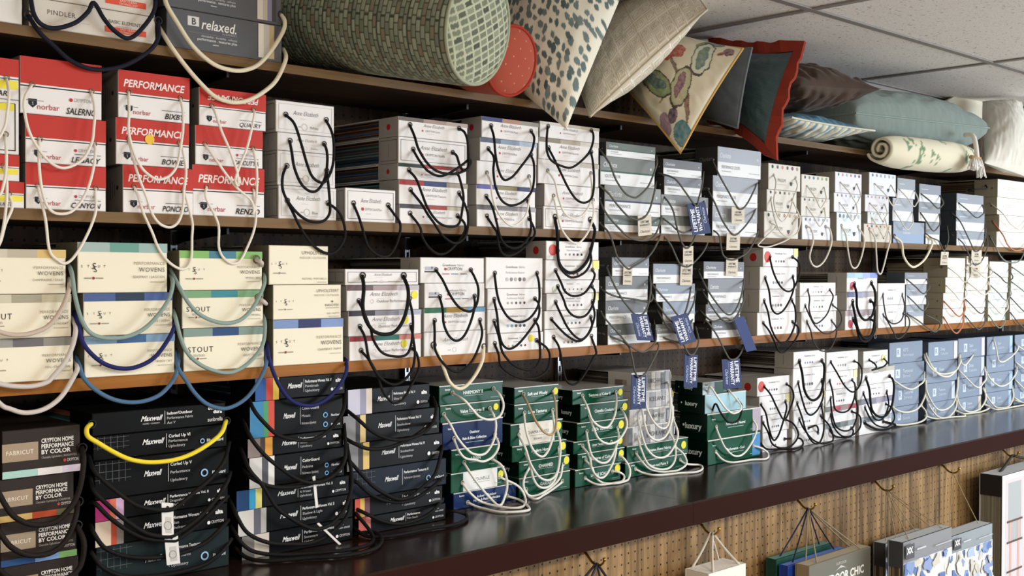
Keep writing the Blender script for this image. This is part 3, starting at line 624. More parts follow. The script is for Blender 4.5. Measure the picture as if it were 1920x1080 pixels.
stack(Z2, YF, 'of the white stack with navy top edge', G2, [
 (903, 1010, 217, 256, anne('Plush', ['#454a78', '#b59080', '#9a9489'], red=True), 'white navy-edged sample book', [(920,236),(926,257),(929,290),(935,320),(945,337),(960,332),(977,312),(995,287),(1001,267),(1001,255),(995,246)]),
 (900, 1007, 257, 300, anne('Blue', ['#5a6478', '#8c9fb8', '#b5c6d8']), 'white pale-blue-edged sample book', [(915,279),(926,295),(925,320),(929,350),(940,375),(957,385),(977,380),(995,362),(1001,340),(1001,307),(995,290)]),
 (894, 1006, 301, 345, anne('Ivory', cord='w'), 'plain white book, white cord', [(912,324),(920,342),(924,372),(935,400),(952,420),(967,422),(985,405),(992,377),(996,350),(991,331)]),
 (893, 1004, 346, 384, anne('Best Sellers', ['#6468a8', '#8f8660', '#3f4670']), 'white indigo-and-olive-edged sample book', [(911,368),(922,385),(930,412),(937,440),(945,457),(960,465),(975,462),(990,447),(996,425),(992,390),(989,375)]),
 (894, 1005, 385, 425, anne('Grey', ['#6e6a6c', '#8c8688', '#aaa5a8']), 'white grey-edged sample book', [(912,405),(925,425),(932,437),(935,460),(942,475),(955,479),(972,472),(992,455),(1003,437),(997,418),(991,410)])])
stack(Z2, YF, 'of the white stack under the spotted cushion', G2, [
 (1012, 1124, 226, 256, anne('Neutrals', ['#d8d2c6', '#c0b8a8', '#b3ab94']), 'white beige-edged sample book', [(1027,237),(1025,262),(1026,285),(1035,302),(1055,312),(1072,314),(1090,302),(1105,285),(1112,265),(1112,250),(1108,245)]),
 (1010, 1123, 257, 297, anne('Naturals', ['#8f8672', '#b5ab9a', '#d6d0c5']), 'white tan-edged sample book', [(1028,277),(1040,300),(1052,325),(1067,355),(1082,375),(1097,380),(1110,370),(1114,342),(1112,307),(1108,285)]),
 (1009, 1123, 297, 342, anne('Cream', ['#e5e0da', '#e5e0da', '#c4bcae'], cord='w'), 'plain white book, white cord', [(1026,320),(1040,340),(1047,370),(1057,397),(1072,409),(1090,405),(1105,385),(1110,355),(1107,325)]),
 (1021, 1124, 343, 384, anne('Pearl', cord='w'), 'short white book, white cord', [(1037,367),(1045,400),(1052,427),(1065,447),(1078,456),(1090,452),(1105,430),(1113,400),(1111,375)]),
 (1019, 1123, 386, 429, anne('Neutrals', border=1, cord='K'), 'white outlined sample book with thick black cord', [(1040,407),(1045,437),(1046,480),(1052,500),(1067,511),(1085,507),(1102,487),(1111,455),(1115,430),(1106,412)])])
# second shelf: grey books
BT = '#cfc4b0'
stack(Z2, YF, 'of the second shelf\'s first grey stack', G2, [
 (1137, 1229, 265, 288, charlotte('#6c7570', txt='OUTDOOR', mid='#35584a', split=.5), 'thin grey-green sample book', [(1135,277,.03),(1142,305),(1155,337),(1172,362),(1187,370),(1197,368),(1215,350),(1227,322),(1232,305),(1230,292,.03)]),
 (1126, 1228, 296, 342, charlotte('#7a807d', txt='OUTDOOR', mid='#35584a', tags=[('hang_tag', [(1196,405),(1219,403),(1222,440),(1197,443)], YF-.022, BT, warranty_b, 'beige paper hang tag')]), 'thick grey sample book with green stripe', [(1125,345,.02),(1140,362),(1160,387),(1180,407),(1202,411),(1217,395),(1227,360),(1230,340,.02)]),
 (1134, 1239, 346, 393, charlotte('#8f938f', mid='#3c3f5c'), 'thick grey sample book with navy stripe', [(1129,372,.02),(1135,397),(1155,422),(1180,445),(1205,451),(1225,445),(1237,420),(1242,395,.02)]),
 (1134, 1237, 399, 426, charlotte('#6c7571', txt='OUTDOOR', mid='#35584a', tags=[('hang_tag', [(1169,500),(1185,499),(1185,534),(1168,534)], YF-.012, BT, warranty_b, 'beige paper hang tag')]), 'thin grey-green sample book', [(1129,417,.02),(1142,437),(1152,465),(1158,482),(1176,503),(1187,500),(1217,480),(1235,450),(1240,430,.02)])])
stack(Z2, YF, 'of the second shelf\'s second grey stack', G2, [
 (1244, 1316, 297, 325, charlotte('#74777c', tags=[('hang_tag', [(1288,382),(1320,379),(1333,437),(1299,441)], YF-.028, '#0d2056', warranty, 'blue warranty hang tag')]), 'grey sample book with a blue tag', [(1244,325,.02),(1265,335),(1285,360),(1305,386),(1310,372),(1317,345),(1319,322,.02)]),
 (1246, 1316, 330, 360, charlotte('#7d8188', tags=[('hang_tag', [(1281,462),(1299,461),(1300,495),(1281,496)], YF-.022, BT, warranty_b, 'beige paper hang tag')]), 'grey sample book with a beige tag', [(1246,357,.02),(1260,390),(1270,430),(1280,458),(1291,464),(1305,440),(1318,395),(1320,370,.02)]),
 (1240, 1328, 364, 398, charlotte('#8a8d90'), 'wide grey sample book', [(1242,402,.02),(1257,420),(1268,430),(1282,436),(1298,430),(1315,422),(1327,410,.02)]),
 (1240, 1322, 402, 432, charlotte('#80847f', txt='FABRICS', tags=[('hang_tag', [(1277,493),(1297,493),(1297,535),(1275,535)], YF-.012, BT, warranty_b, 'beige paper hang tag')]), 'grey sample book with a beige tag', [(1238,427,.02),(1255,455),(1265,475),(1275,495),(1287,500),(1298,495),(1320,470),(1333,437,.02)])])
stack(Z2, YF, 'of the second shelf\'s third grey stack', G2, [
 (1346, 1427, 274, 326, charlotte('#aab1bb', txt='PERFORMANCE COLORS', tags=[('hang_tag', [(1372,388),(1396,388),(1396,419),(1372,419)], YF-.022, BT, warranty_b, 'beige paper hang tag')]), 'pale grey book with beige tag', [(1338,299,.02),(1349,329),(1364,356),(1384,390),(1397,387),(1412,361),(1424,333,.02)]),
 (1337, 1421, 327, 381, charlotte('#a3a9b1', txt='PERFORMANCE COLORS', tags=[('hang_tag', [(1363,437),(1387,437),(1387,469),(1362,469)], YF-.016, BT, warranty_b, 'beige paper hang tag')]), 'pale grey book with beige tag', [(1332,354,.02),(1341,382),(1356,416),(1375,440),(1390,432),(1409,408),(1422,380,.02)]),
 (1336, 1420, 382, 436, charlotte('#a6acb4', txt='PERFORMANCE COLORS', tags=[('hang_tag', [(1362,484),(1383,484),(1383,517),(1361,517)], YF-.010, BT, warranty_b, 'beige paper hang tag')]), 'pale grey book with beige tag', [(1334,425,.02),(1347,440),(1352,465),(1357,480),(1370,487),(1384,484),(1403,471),(1418,444),(1422,431,.02)])])
# second shelf: books with rows of coloured dots
d1 = ['#3a3f45', '#5a6668', '#c98f7c', '#7d5a5e', '#7a4a52', '#a89488']; d2 = ['#2c2a2a', '#2c2a2a', '#3a3a38', '#74716c', '#a59d8c', '#bdb3a2']; d3 = ['#2c2c2c', '#8f8a84', '#b09a90', '#b48a74', '#b5997e', '#c9a88e']
d4 = ['#4a5a66', '#5a8a94', '#5a8a94', '#8a9a9a', '#a5b06c', '#6ea05e']; d5 = ['#3a3a3c', '#6a6a6c', '#9c9c9c', '#b5b0ac', '#b5808a', '#cfc9c0']; d6 = ['#6a7488', '#8a94a4', '#a0a9b5', '#b0b6c0', '#a5adbb', '#c0c4cc']
d7 = ['#6a7080', '#cc8a90', '#a9b5a5', '#c88080', '#6f7894', '#8a3a40']; d8 = ['#c04a44', '#5a6478', '#b54a4a', '#6a6a60', '#cf9a6a', '#d0a070']
stack(Z2, YF, 'of the first dotted stack', G2, [
 (1441, 1501, 305, 351, prism(d1), 'white sample book with rosy dots', [(1450,328),(1455,342),(1451,376),(1456,400),(1467,415),(1480,398),(1487,372),(1495,350),(1491,333)]),
 (1438, 1494, 352, 391, prism(d2), 'white sample book with black dots', [(1445,371),(1449,395),(1456,420),(1465,437),(1480,444),(1495,436),(1500,410),(1490,385),(1484,374)]),
 (1433, 1497, 392, 439, prism(d3), 'white sample book with tan dots', [(1443,416),(1455,425),(1440,440),(1425,455),(1422,461),(1440,463),(1465,455),(1480,447),(1495,435),(1502,405),(1485,419)])])
stack(Z2, YF, 'of the second dotted stack', G2, [
 (1503, 1555, 326, 365, prism(d4), 'white sample book with teal-green dots', None), (1502, 1556, 366, 399, prism(d5), 'white sample book with grey-pink dots', None), (1504, 1557, 401, 441, prism(d6, '#e3e3ea', cord='h'), 'white sample book with blue-grey dots', [(1511,425),(1520,428),(1525,450),(1518,480),(1524,497),(1535,499),(1548,485),(1559,455),(1556,430),(1547,425)])])
stack(Z2, YF, 'of the third dotted stack', G2, [
 (1566, 1616, 321, 357, prism(d7, '#e2e0e4'), 'white sample book with red dots', None), (1564, 1615, 358, 391, prism(d6, '#e6e6ec'), 'white sample book with faint dots', None), (1569, 1615, 393, 442, prism(d6, '#dfe9ec', cord='h'), 'pale sample book with grey dots', [(1577,423),(1586,440),(1590,470),(1595,495),(1602,503),(1610,495),(1618,470),(1620,445),(1608,425)])])
stack(Z2, YF, 'of the fourth dotted stack', G2, [
 (1630, 1680, 322, 360, prism(d6, '#e2e4ec'), 'white sample book with pale blue dots', None), (1622, 1667, 361, 390, prism(d7, '#dcdade'), 'white sample book with pink dots', None),
 (1627, 1667, 392, 412, prism(d4, '#dcdedd'), 'thin white sample book with teal dots', None), (1620, 1672, 413, 444, prism(d8, '#d2cabd', cord='h'), 'tan sample book with red-orange dots', [(1629,429),(1640,445),(1643,475),(1645,505),(1650,514),(1655,505),(1664,470),(1670,445),(1664,430)])])
stack(Z2, YF, 'of the first blue-grey stack', G2, [
 (1683, 1716, 333, 367, plainb('#9aa5b4', '#e3e6ea'), 'blue-grey and white sample book', None), (1674, 1712, 367, 406, plainb('#a3aebd', '#dfe0e2'), 'blue-grey and white sample book', None),
 (1675, 1733, 409, 446, plainb('#93a6bf', '#93a6bf', txt=('Deep', 'Collection'), cord='c'), 'slate blue sample book', [(1676,443),(1690,455),(1694,480),(1705,497),(1716,500),(1733,487),(1745,465),(1748,450),(1734,441)])])
stack(Z2, YF, 'of the second blue-grey stack', G2, [
 (1724, 1764, 344, 373, plainb('#8c98a8', '#e3e6ea', cord='g'), 'blue-grey and white sample book', None), (1723, 1763, 375, 406, plainb('#8f99a5', '#e6e4dd', cord='g'), 'blue-grey and cream sample book', None),
 (1736, 1762, 409, 445, plainb('#8f9aa4', '#e6e4dd', cord='g', tags=[('hang_tag', [(1765,472),(1778,472),(1777,497),(1763,497)], YF-.01, BT, warranty_b, 'beige paper hang tag')]), 'narrow blue-grey sample book', [(1735,430,.02),(1745,445),(1760,452),(1770,470),(1778,450),(1776,420,.02)])])
stack(Z2, YF, 'of the third blue-grey stack', G2, [
 (1794, 1844, 362, 391, plainb('#939fb0', '#e9eaee', side='#3c444c', cord='g'), 'blue-grey and white sample book', None),
 (1793, 1846, 392, 426, plainb('#939fb0', '#e9eaee', side='#3c444c', cord='g', tags=[('hang_tag', [(1822,469),(1840,469),(1840,493),(1821,493)], YF-.014, BT, warranty_b, 'beige paper hang tag')]), 'blue-grey sample book with beige tag', [(1790,392,.02),(1800,415),(1815,445),(1828,470),(1838,466),(1848,440),(1846,410,.02)]),
 (1794, 1845, 427, 452, plainb('#939fb0', '#e9eaee', side='#3c444c', cord='g', tags=[('hang_tag', [(1821,496),(1838,496),(1838,520),(1821,520)], YF-.010, BT, warranty_b, 'beige paper hang tag')]), 'thin blue-grey sample book', [(1792,440,.02),(1805,455),(1818,480),(1827,496),(1840,490),(1852,460),(1846,440,.02)])])
stack(Z2, YF, 'of the second shelf\'s cream stack', G2, [
 (1871, 1926, 335, 366, cream(cord='k'), 'cream sample book', [(1870,350,.05),(1850,354),(1830,355),(1812,357)]), (1870, 1925, 367, 397, cream(), 'cream sample book', [(1866,382,.03),(1880,400),(1895,420),(1915,430),(1930,410)]),
 (1874, 1928, 398, 427, cream(cord='o'), 'cream sample book with pink cord', [(1868,414,.03),(1880,440),(1890,460),(1905,470),(1925,462),(1940,440)]), (1869, 1927, 428, 455, cream(cord='m'), 'cream sample book with green cord', [(1862,442,.03),(1868,465),(1880,485),(1898,493),(1915,485),(1928,450)])])
# third shelf: cream books with coloured top bands
stack(Z1, YF-.008, 'of the first cream stack', G1, [
 (-48, 124, 468, 548, stout(['#cfc7b4', '#bdb3a0', '#d8bb7a'], 'CHAMPAGNE / GOLD', side='#6f6a58', cord='p', edge='R'), 'cream sample book with tan and gold bands', [(130,520,.03),(129,545),(115,580),(92,610),(62,624),(30,628),(0,622),(-30,605),(-48,560),(-50,520)]),
 (-42, 134, 549, 627, stout(['#cfc9b2', '#a8a390', '#c9c2a6'], 'DOVE / NUGAT', True, cord='P', edge='R'), 'cream sample book with khaki bands', [(135,595,.03),(142,615),(136,648),(122,678),(100,705),(85,718),(50,725),(0,720),(-40,700),(-45,600)]),
 (-40, 138, 632, 709, stout(['#9a9a94', '#6b6a6c', '#8f8d86'], 'FOG / CHARCOAL', cord='P', edge='R'), 'cream sample book with grey bands', [(141,675,.03),(145,690),(140,703),(120,737),(100,757),(75,770),(45,774),(20,767),(0,757),(-40,720)])])
stack(Z1, YF-.008, 'of the second cream stack', G1, [
 (145, 314, 453, 542, stout(['#a4b9b4', '#6d9f94', '#9cb8b5'], 'SEASPRAY / LAGOON', cord='s'), 'cream sample book with seafoam bands', [(140,496,.03),(135,515),(140,552),(150,592),(165,620),(187,632),(217,634),(245,629),(272,615),(297,590),(317,560),(324,532),(319,515,.03)]),
 (156, 324, 548, 623, stout(['#4a5f92', '#2b3a50', '#4f66a0'], 'LAKE / OCEAN', cord='n'), 'cream sample book with navy bands', [(151,585,.03),(147,610),(155,642),(175,667),(200,684),(232,691),(262,686),(290,670),(312,642),(326,615),(330,590,.03)]),
 (158, 328, 634, 706, stout(['#86a5c0', '#3f6490', '#84a3c4'], 'BREEZE / SKY', cord='b'), 'cream sample book with sky blue bands', [(154,667,.03),(150,690),(156,707),(175,728),(205,746),(237,754),(270,752),(300,740),(322,717),(332,695),(337,657,.03)])])
stack(Z1, YF-.008, 'of the third cream stack', G1, [
 (336, 492, 469, 543, stout(['#84b86a', '#4a7f94', '#84b86a'], 'SPRING / SPA', cord='s'), 'cream sample book with bright green bands', [(330,505,.03),(337,540),(355,570),(375,590),(400,602),(425,606),(450,600),(470,582),(485,558),(496,530),(494,510,.03)]),
 (341, 494, 545, 615, stout(['#7aa57a', '#3f8894', '#7aa57a'], 'JADE / MINERAL', True, cord='s'), 'cream sample book with green and teal bands', [(336,580,.03),(330,600),(338,632),(350,660),(370,680),(395,693),(425,699),(450,692),(475,672),(493,645),(497,610),(493,590,.03)]),
 (344, 496, 618, 697, stout(['#82988f', '#2c4c78', '#82988f'], 'DELFT / INDIGO', True, cord='b'), 'cream sample book with sage and navy bands', [(337,657,.03),(334,690),(350,715),(365,737),(387,757),(415,766),(437,762),(460,748),(478,727),(492,702),(500,677),(496,655,.03)])])
stack(Z1, YF-.008, 'of the fourth cream stack', G1, [
 (503, 617, 459, 528, stout(None, 'PASTORAL / PORTOBELLO', uph=1, rz=.03, cord='P'), 'plain cream sample book sitting crooked', [(500,500,.02),(490,492),(478,486)]), (512, 640, 537, 598, stout(None, 'RED / PRETTY', uph=2, cord='P'), 'plain cream sample book', [(507,570,.02),(495,566),(484,558)]),
 (512, 644, 603, 683, stout(['#7b93c0', '#2c3764', '#8199c9'], 'CHAMBRAY / NAVY', cord='n'), 'cream sample book with blue bands', [(506,642,.02),(502,658),(505,675),(512,697),(525,725),(545,750),(570,760),(595,758),(620,742),(640,717),(650,692),(647,667,.03)])])
# third shelf: white books
stack(Z1, YF-.006, 'of the third shelf\'s first white stack', G1, [
 (647, 785, 504, 533, anne('Velvet Outdoor', border=1, crypt=False, cord='K'), 'thin white outlined sample book', [(679,517),(682,540),(680,575),(686,600),(700,620),(720,627),(740,622),(755,602),(764,572),(765,542),(756,517)]),
 (650, 786, 540, 585, anne('', ['#6f5a5e', '#ab9a9c', '#c4bcc2'], crypt=False, outdoor=True, stick=[('#efe23a', .93, .60, .17)]), 'white mauve-edged sample book with yellow sticker', [(672,564),(682,585),(695,617),(700,637),(715,660),(737,668),(762,665),(772,640),(774,595),(767,560)]),
 (653, 790, 588, 633, anne('', ['#3c383f', '#8a8894', '#aab2c0'], crypt=False, outdoor=True, stick=[('#efe23a', .77, .60, .17)]), 'white charcoal-edged sample book with yellow sticker', [(674,612),(684,632),(690,665),(697,685),(712,707),(732,720),(752,717),(772,695),(778,665),(775,635),(770,610)]),
 (655, 790, 635, 678, anne('', ['#93353a', '#2e7468', '#cf8478'], crypt=False, outdoor=True, stick=[('#efe23a', .75, .62, .17)]), 'white red-and-teal-edged sample book with yellow sticker', [(676,657),(692,675),(707,702),(717,732),(730,750),(742,756),(757,747),(770,725),(785,692),(782,665),(772,652)])])
stack(Z1, YF-.006, 'of the third shelf\'s second white stack', G1, [
 (788, 908, 482, 529, green_house('', [], car=True, len=.29), 'white sample book with printed sofa picture', [(817,506),(830,525),(845,555),(862,577),(882,584),(894,570),(897,542),(890,520),(882,506)]),
 (796, 909, 532, 577, green_house('', [], car=True), 'white sample book with printed sofa picture', [(824,556),(830,580),(832,607),(842,630),(856,639),(870,630),(882,605),(890,575),(889,555)]),
 (795, 910, 579, 622, anne('Colors', ['#2e6b4c', '#b08a3a', '#6a97b4']), 'white green-and-gold-edged sample book', [(814,601),(815,625),(815,650),(820,665),(832,682),(850,696),(867,695),(885,677),(897,652),(904,625),(899,600)]),
 (795, 911, 624, 668, anne('', crypt=False, cord='c', warm=1), 'plain white sample book with cream cord', [(812,647),(822,665),(832,690),(842,715),(857,728),(872,725),(890,705),(904,677),(907,650)])])
g1 = ['#c9c4c0', '#8f8d8e', '#bdb4b2', '#5a565a', '#8a8488']; g2 = ['#b5aa9a', '#a8a092', '#4f4b48', '#6a6660', '#2c2a2c']; g3 = ['#a8c4d4', '#7aa4bc', '#3f5064', '#4a5f78', '#2c2c34']; g4 = ['#d9a870', '#6a9a78', '#a0484a', '#2f3a5c', '#7a3f38']
stack(Z1, YF-.006, 'of the third shelf\'s third white stack', G1, [
 (911, 1018, 482, 539, green_house('Performance Neutral', g1), 'thick white sample book with grey dots', [(927,512),(932,550),(940,575),(955,597),(975,604),(995,595),(1010,570),(1011,535),(1006,512)]),
 (914, 1017, 540, 578, green_house('Performance Neutral', g2), 'white sample book with tan-black dots', [(926,561),(932,590),(935,620),(942,645),(955,654),(972,645),(995,617),(1010,592),(1010,570),(1002,560)]),
 (914, 1017, 580, 624, green_house('Performance Blue', g3), 'white sample book with blue dots', [(926,602),(935,630),(942,660),(960,682),(980,692),(1000,692),(1012,675),(1012,642),(1010,615),(1002,600)]),
 (915, 1019, 625, 659, green_house('Outdoor', g4, stick=[('#efe23a', .77, .66, .2)]), 'white sample book with colourful dots', [(927,644),(935,665),(940,687),(965,705),(1000,710),(1025,695),(1031,670),(1025,652),(1005,638)])])
stack(Z1, YF-.006, 'of the third shelf\'s fourth white stack', G1, [
 (1024, 1123, 451, 485, green_house('Value Performance', ['#b9b0a4', '#8a8a88', '#5a5a60', '#3a3a40', '#1e1e24'], red=2), 'white sample book with red sticker', [(1045,470),(1050,500),(1070,520),(1095,512),(1108,490),(1106,467)]),
 (1023, 1123, 487, 523, green_house('', ['#c9c4b8', '#9aa890', '#c05a3c', '#5a3c34', '#3a4a70'], warm='#efe98a'), 'white sample book with orange-brown dots', [(1041,507),(1052,530),(1060,547),(1075,555),(1095,550),(1110,530),(1115,515),(1110,506)]),
 (1022, 1124, 524, 548, green_house('', ['#2a2a2a', '#8a8a8a', '#7a7a7a', '#6a6a6a', '#4a4a4a'], pic='#d6e0c8'), 'thin white sample book with grey marks', [(1045,537),(1057,562),(1062,577),(1072,590),(1085,595),(1100,590),(1112,570),(1115,547),(1109,537)]),
 (1025, 1122, 550, 581, green_house('Performance Neutral', g1[1:]+['#3a3a3c'], warm='#f3efb5'), 'white sample book with grey dots', [(1041,566),(1052,590),(1065,615),(1080,632),(1092,636),(1105,622),(1115,592),(1110,565)]),
 (1021, 1119, 581, 614, green_house('', ['#a8b8bc', '#8aa0ac', '#5a646c', '#4a525c', '#3a3f48']), 'white sample book with slate dots', [(1033,598),(1050,617),(1067,632),(1085,640),(1100,630),(1110,612),(1107,594)]),
 (1021, 1120, 615, 650, green_house('', ['#b0aaa4', '#6a686a', '#4a484a', '#3a3a3c']), 'white sample book with four dots', [(1037,632),(1047,648),(1052,668),(1056,695),(1063,715),(1075,721),(1087,714),(1100,695),(1113,670),(1118,660),(1108,630)])])
stack(Z1, YF-.004, 'of the third shelf\'s first grey stack', G1, [
 (1148, 1217, 482, 514, charlotte('#80858b', split=.44, tags=[('hang_tag', [(1183,588),(1217,589),(1226,639),(1195,638)], YF-.045, '#0d2056', warranty2, 'blue warranty hang tag')]), 'grey sample book with a blue tag', [(1142,499,.02),(1145,520),(1160,550),(1175,572),(1195,592),(1212,580),(1220,545),(1218,510,.02)]),
 (1136, 1215, 518, 559, charlotte('#76797c', split=.46), 'thick grey sample book', [(1131,540,.02),(1140,550),(1160,557),(1190,561),(1217,566),(1224,556),(1217,545,.02)]),
 (1136, 1214, 561, 601, charlotte('#73767a', split=.46), 'thick grey sample book', [(1131,582,.02),(1137,600),(1160,625),(1177,645),(1200,659),(1215,656),(1230,637),(1226,605,.03)]),
 (1140, 1220, 605, 639, charlotte('#6e7478', split=.46, tags=[('hang_tag', [(1184,703),(1212,702),(1211,766),(1183,767)], YF-.012, '#0d2056', warranty2, 'blue warranty hang tag')]), 'grey sample book with a low-hanging blue tag', [(1135,625,.02),(1155,635),(1177,647),(1185,670),(1190,695),(1198,708),(1210,700),(1222,680),(1235,650),(1228,635,.03)])])
stack(Z1, YF-.004, 'of the third shelf\'s second grey stack', G1, [
 (1225, 1299, 494, 527, charlotte('#8b95a4', split=.44, tags=[('hang_tag', [(1258,594),(1288,588),(1306,640),(1276,648)], YF-.04, '#0d2056', warranty, 'blue warranty hang tag')]), 'blue-grey sample book with a blue tag', [(1220,522,.02),(1230,542),(1255,570),(1274,594),(1283,590),(1292,560),(1297,530,.02)]),
 (1230, 1303, 529, 559, charlotte('#8f9aa8', split=.44), 'blue-grey sample book', [(1228,548,.02),(1240,580),(1262,605),(1283,600),(1300,570),(1304,545,.02)]),
 (1243, 1303, 561, 597, charlotte('#98a5b6', split=.42), 'short blue-grey sample book', [(1238,580,.02),(1250,610),(1270,625),(1290,615),(1304,585,.02)]),
 (1230, 1300, 604, 633, charlotte('#85888c', split=.46, tags=[('hang_tag', [(1284,664),(1308,663),(1307,727),(1282,726)], YF-.012, '#0d2056', warranty2, 'blue warranty hang tag')]), 'dark grey sample book with a low-hanging blue tag', [(1232,622,.02),(1262,640),(1280,645),(1286,655),(1293,665),(1302,662),(1310,640),(1304,612,.02)])])
stack(Z1, YF-.004, 'of the third shelf\'s third grey stack', G1, [
 (1320, 1395, 490, 518, charlotte('#797d86', split=.42), 'grey sample book', [(1316,507,.02),(1325,540),(1345,570),(1365,590),(1380,580),(1392,545),(1395,515,.02)]),
 (1328, 1393, 523, 564, charlotte('#888c94', split=.45), 'thick grey sample book', [(1324,545,.02),(1335,575),(1355,600),(1375,600),(1392,570),(1395,545,.02)]),
 (1324, 1388, 566, 594, charlotte('#7d8189', split=.45, tags=[('hang_tag', [(1375,596),(1385,590),(1419,656),(1400,660)], YF-.03, '#122a66', None, 'blue warranty tag turned edge-on')]), 'grey book with sideways blue tag', [(1320,582,.02),(1335,602),(1358,596),(1378,600),(1390,580,.02)]),
 (1335, 1399, 596, 624, charlotte('#6a6e74', split=.45, tags=[('hang_tag', [(1353,674),(1390,671),(1391,727),(1357,730)], YF-.012, '#0d2056', warranty2, 'blue warranty hang tag')]), 'dark grey sample book with a low-hanging blue tag', [(1319,582,.02),(1325,602),(1345,630),(1360,660),(1370,674),(1385,668),(1398,640),(1402,615,.02)])])
gg = ['#8a8a90', '#9a9aa0', '#6a6a70', '#4a4a52']
stack(Z1, YF-.004, 'of the third shelf\'s fifth white stack', G1, [
 (1431, 1496, 464, 498, green_house('', gg, red=2, warm='#ece6a0'), 'white sample book with pink sticker', [(1443,481),(1450,510),(1462,535),(1475,546),(1487,542),(1497,520),(1500,500),(1494,488),(1485,482)]),
 (1425, 1494, 500, 540, green_house('', gg), 'white sample book with grey dots', [(1434,520),(1442,545),(1446,575),(1455,588),(1468,583),(1482,560),(1489,535),(1486,518)]),
 (1424, 1492, 542, 583, green_house('', gg), 'white sample book with grey dots', [(1432,563),(1440,585),(1446,615),(1460,640),(1475,640),(1490,610),(1491,580),(1484,562)]),
 (1420, 1494, 584, 625, green_house('', ['#d07a5a', '#b09a94', '#9a6a60', '#5a4a4a']), 'white sample book with orange dots', [(1430,605),(1442,620),(1452,640),(1462,660),(1478,655),(1495,630),(1497,615),(1485,603)])])
stack(Z1, YF-.004, 'of the third shelf\'s sixth white stack', G1, [
 (1500, 1567, 530, 554, green_house('', ['#9ab0bc', '#aab4ba', '#5a6068', '#3a3f48'], cord='d'), 'white sample book', [(1514,543),(1518,560),(1517,580),(1525,603),(1535,605),(1550,590),(1558,570),(1562,555),(1555,543)]),
 (1500, 1570, 556, 584, green_house('', ['#9ab0bc', '#aab4ba', '#6a7078', '#4a4f58'], cord='d'), 'white sample book', [(1509,572),(1518,592),(1528,610),(1545,625),(1562,622),(1577,605),(1575,585),(1560,571)]),
 (1503, 1568, 585, 622, green_house('', ['#c0c4c8', '#aab4ba', '#9aa0a8', '#7a7f88'], cord='d'), 'white sample book', [(1512,602),(1520,620),(1525,640),(1538,657),(1555,655),(1566,635),(1568,615),(1558,600)])])
stack(Z1, YF-.004, 'of the third shelf\'s seventh white stack', G1, [
 (1588, 1645, 511, 545, green_house('', [], red=0, bands=['#a8c4d4', '#b4d0d8', '#a9b4e0', '#8a9ad4'], pic='#cf6070', cord='K'), 'white blue-banded sample book', [(1601,532),(1606,550),(1607,575),(1615,595),(1625,600),(1636,590),(1641,565),(1640,545),(1633,530)]),
 (1588, 1643, 546, 578, green_house('', [], bands=['#6a7494', '#9aa0b8', '#a9a8b8', '#b8b0ac'], cord='K'), 'white slate-banded sample book', [(1598,565),(1603,590),(1610,620),(1622,635),(1635,625),(1640,595),(1638,570),(1631,564)]),
 (1585, 1640, 579, 613, green_house('', [], bands=['#c4b0b8', '#b8aab4', '#b4a4ac', '#a89a98'], pic='#cf5a68', cord='K'), 'white mauve-banded sample book', [(1599,598),(1606,612),(1612,635),(1625,640),(1638,625),(1640,605),(1630,597)])])
stack(Z1, YF-.004, 'of the third shelf\'s eighth white stack', G1, [
 (1647, 1697, 531, 568, green_house('', ['#a0a4ac', '#a0a4ac', '#a0a4ac'], cord='d'), 'white sample book', [(1655,551),(1658,575),(1663,597),(1675,607),(1690,600),(1696,575),(1691,551)]),
 (1647, 1697, 569, 607, green_house('', ['#a0a4ac', '#a0a4ac', '#a0a4ac'], cord='d'), 'white sample book', [(1655,589),(1666,605),(1675,622),(1682,635),(1695,628),(1705,610),(1703,595),(1692,588)])])
stack(Z1, YF-.004, 'of the third shelf\'s blue-grey stack', G1, [
 (1697, 1739, 511, 531, plainb('#858a98', '#e6e3e4', cord='g'), 'thin blue-grey and white sample book', None), (1699, 1737, 532, 566, plainb('#9aa6b6', '#e3e5e9', cord='g'), 'blue-grey and white sample book', None),
 (1699, 1732, 568, 603, plainb('#98a6b8', '#e4dfd2', cord='g'), 'blue-grey and cream sample book', [(1700,588),(1720,600),(1740,615),(1755,622),(1762,605),(1735,590)])])
def pale(n, g, us, vs, cs, marks, looks, cords):
    stack(Z1, YF-.002, 'of the '+n, G1, [(us[i][0], us[i][1], vs[i], vs[i+1], cream(cs[i], mark=marks[i], cord=cords[i]), looks[i], None) for i in range(len(us))])
E4 = ['#f0ecdf', '#f0ecdf', '#f2efe6', '#f2efe6']
pale('third shelf\'s first pale stack', 0, [(1777,1810),(1773,1808),(1769,1807),(1768,1806)], [483,518,546,574,601], E4, ['#d6c8a8']*4, ['thick cream sample book', 'cream sample book', 'cream sample book', 'cream sample book with orange cord'], ['f','f','o','o'])
pale('third shelf\'s second pale stack', 0, [(1813,1853),(1812,1852),(1810,1848),(1809,1846)], [480,510,541,572,598], E4, ['#d0d2d4']*4, ['cream sample book']*4, ['h','h','g','g'])
pale('third shelf\'s third pale stack', 0, [(1856,1891),(1856,1890),(1853,1888),(1853,1885)], [490,518,546,573,596], ['#eff0e6','#eceee4','#e6eeea','#eaf0e0'], ['#c4ccd0']*4, ['pale sample book', 'pale sample book', 'bluish white sample book', 'greenish white sample book'], ['g','m','h','m'])
pale('third shelf\'s last pale stack', 0, [(1897,1942),(1896,1941),(1894,1940),(1894,1938)], [488,512,540,567,594], ['#f0f0ea']*4, ['#c8cccc']*4, ['pale sample book']*4, ['m','m','g','g'])
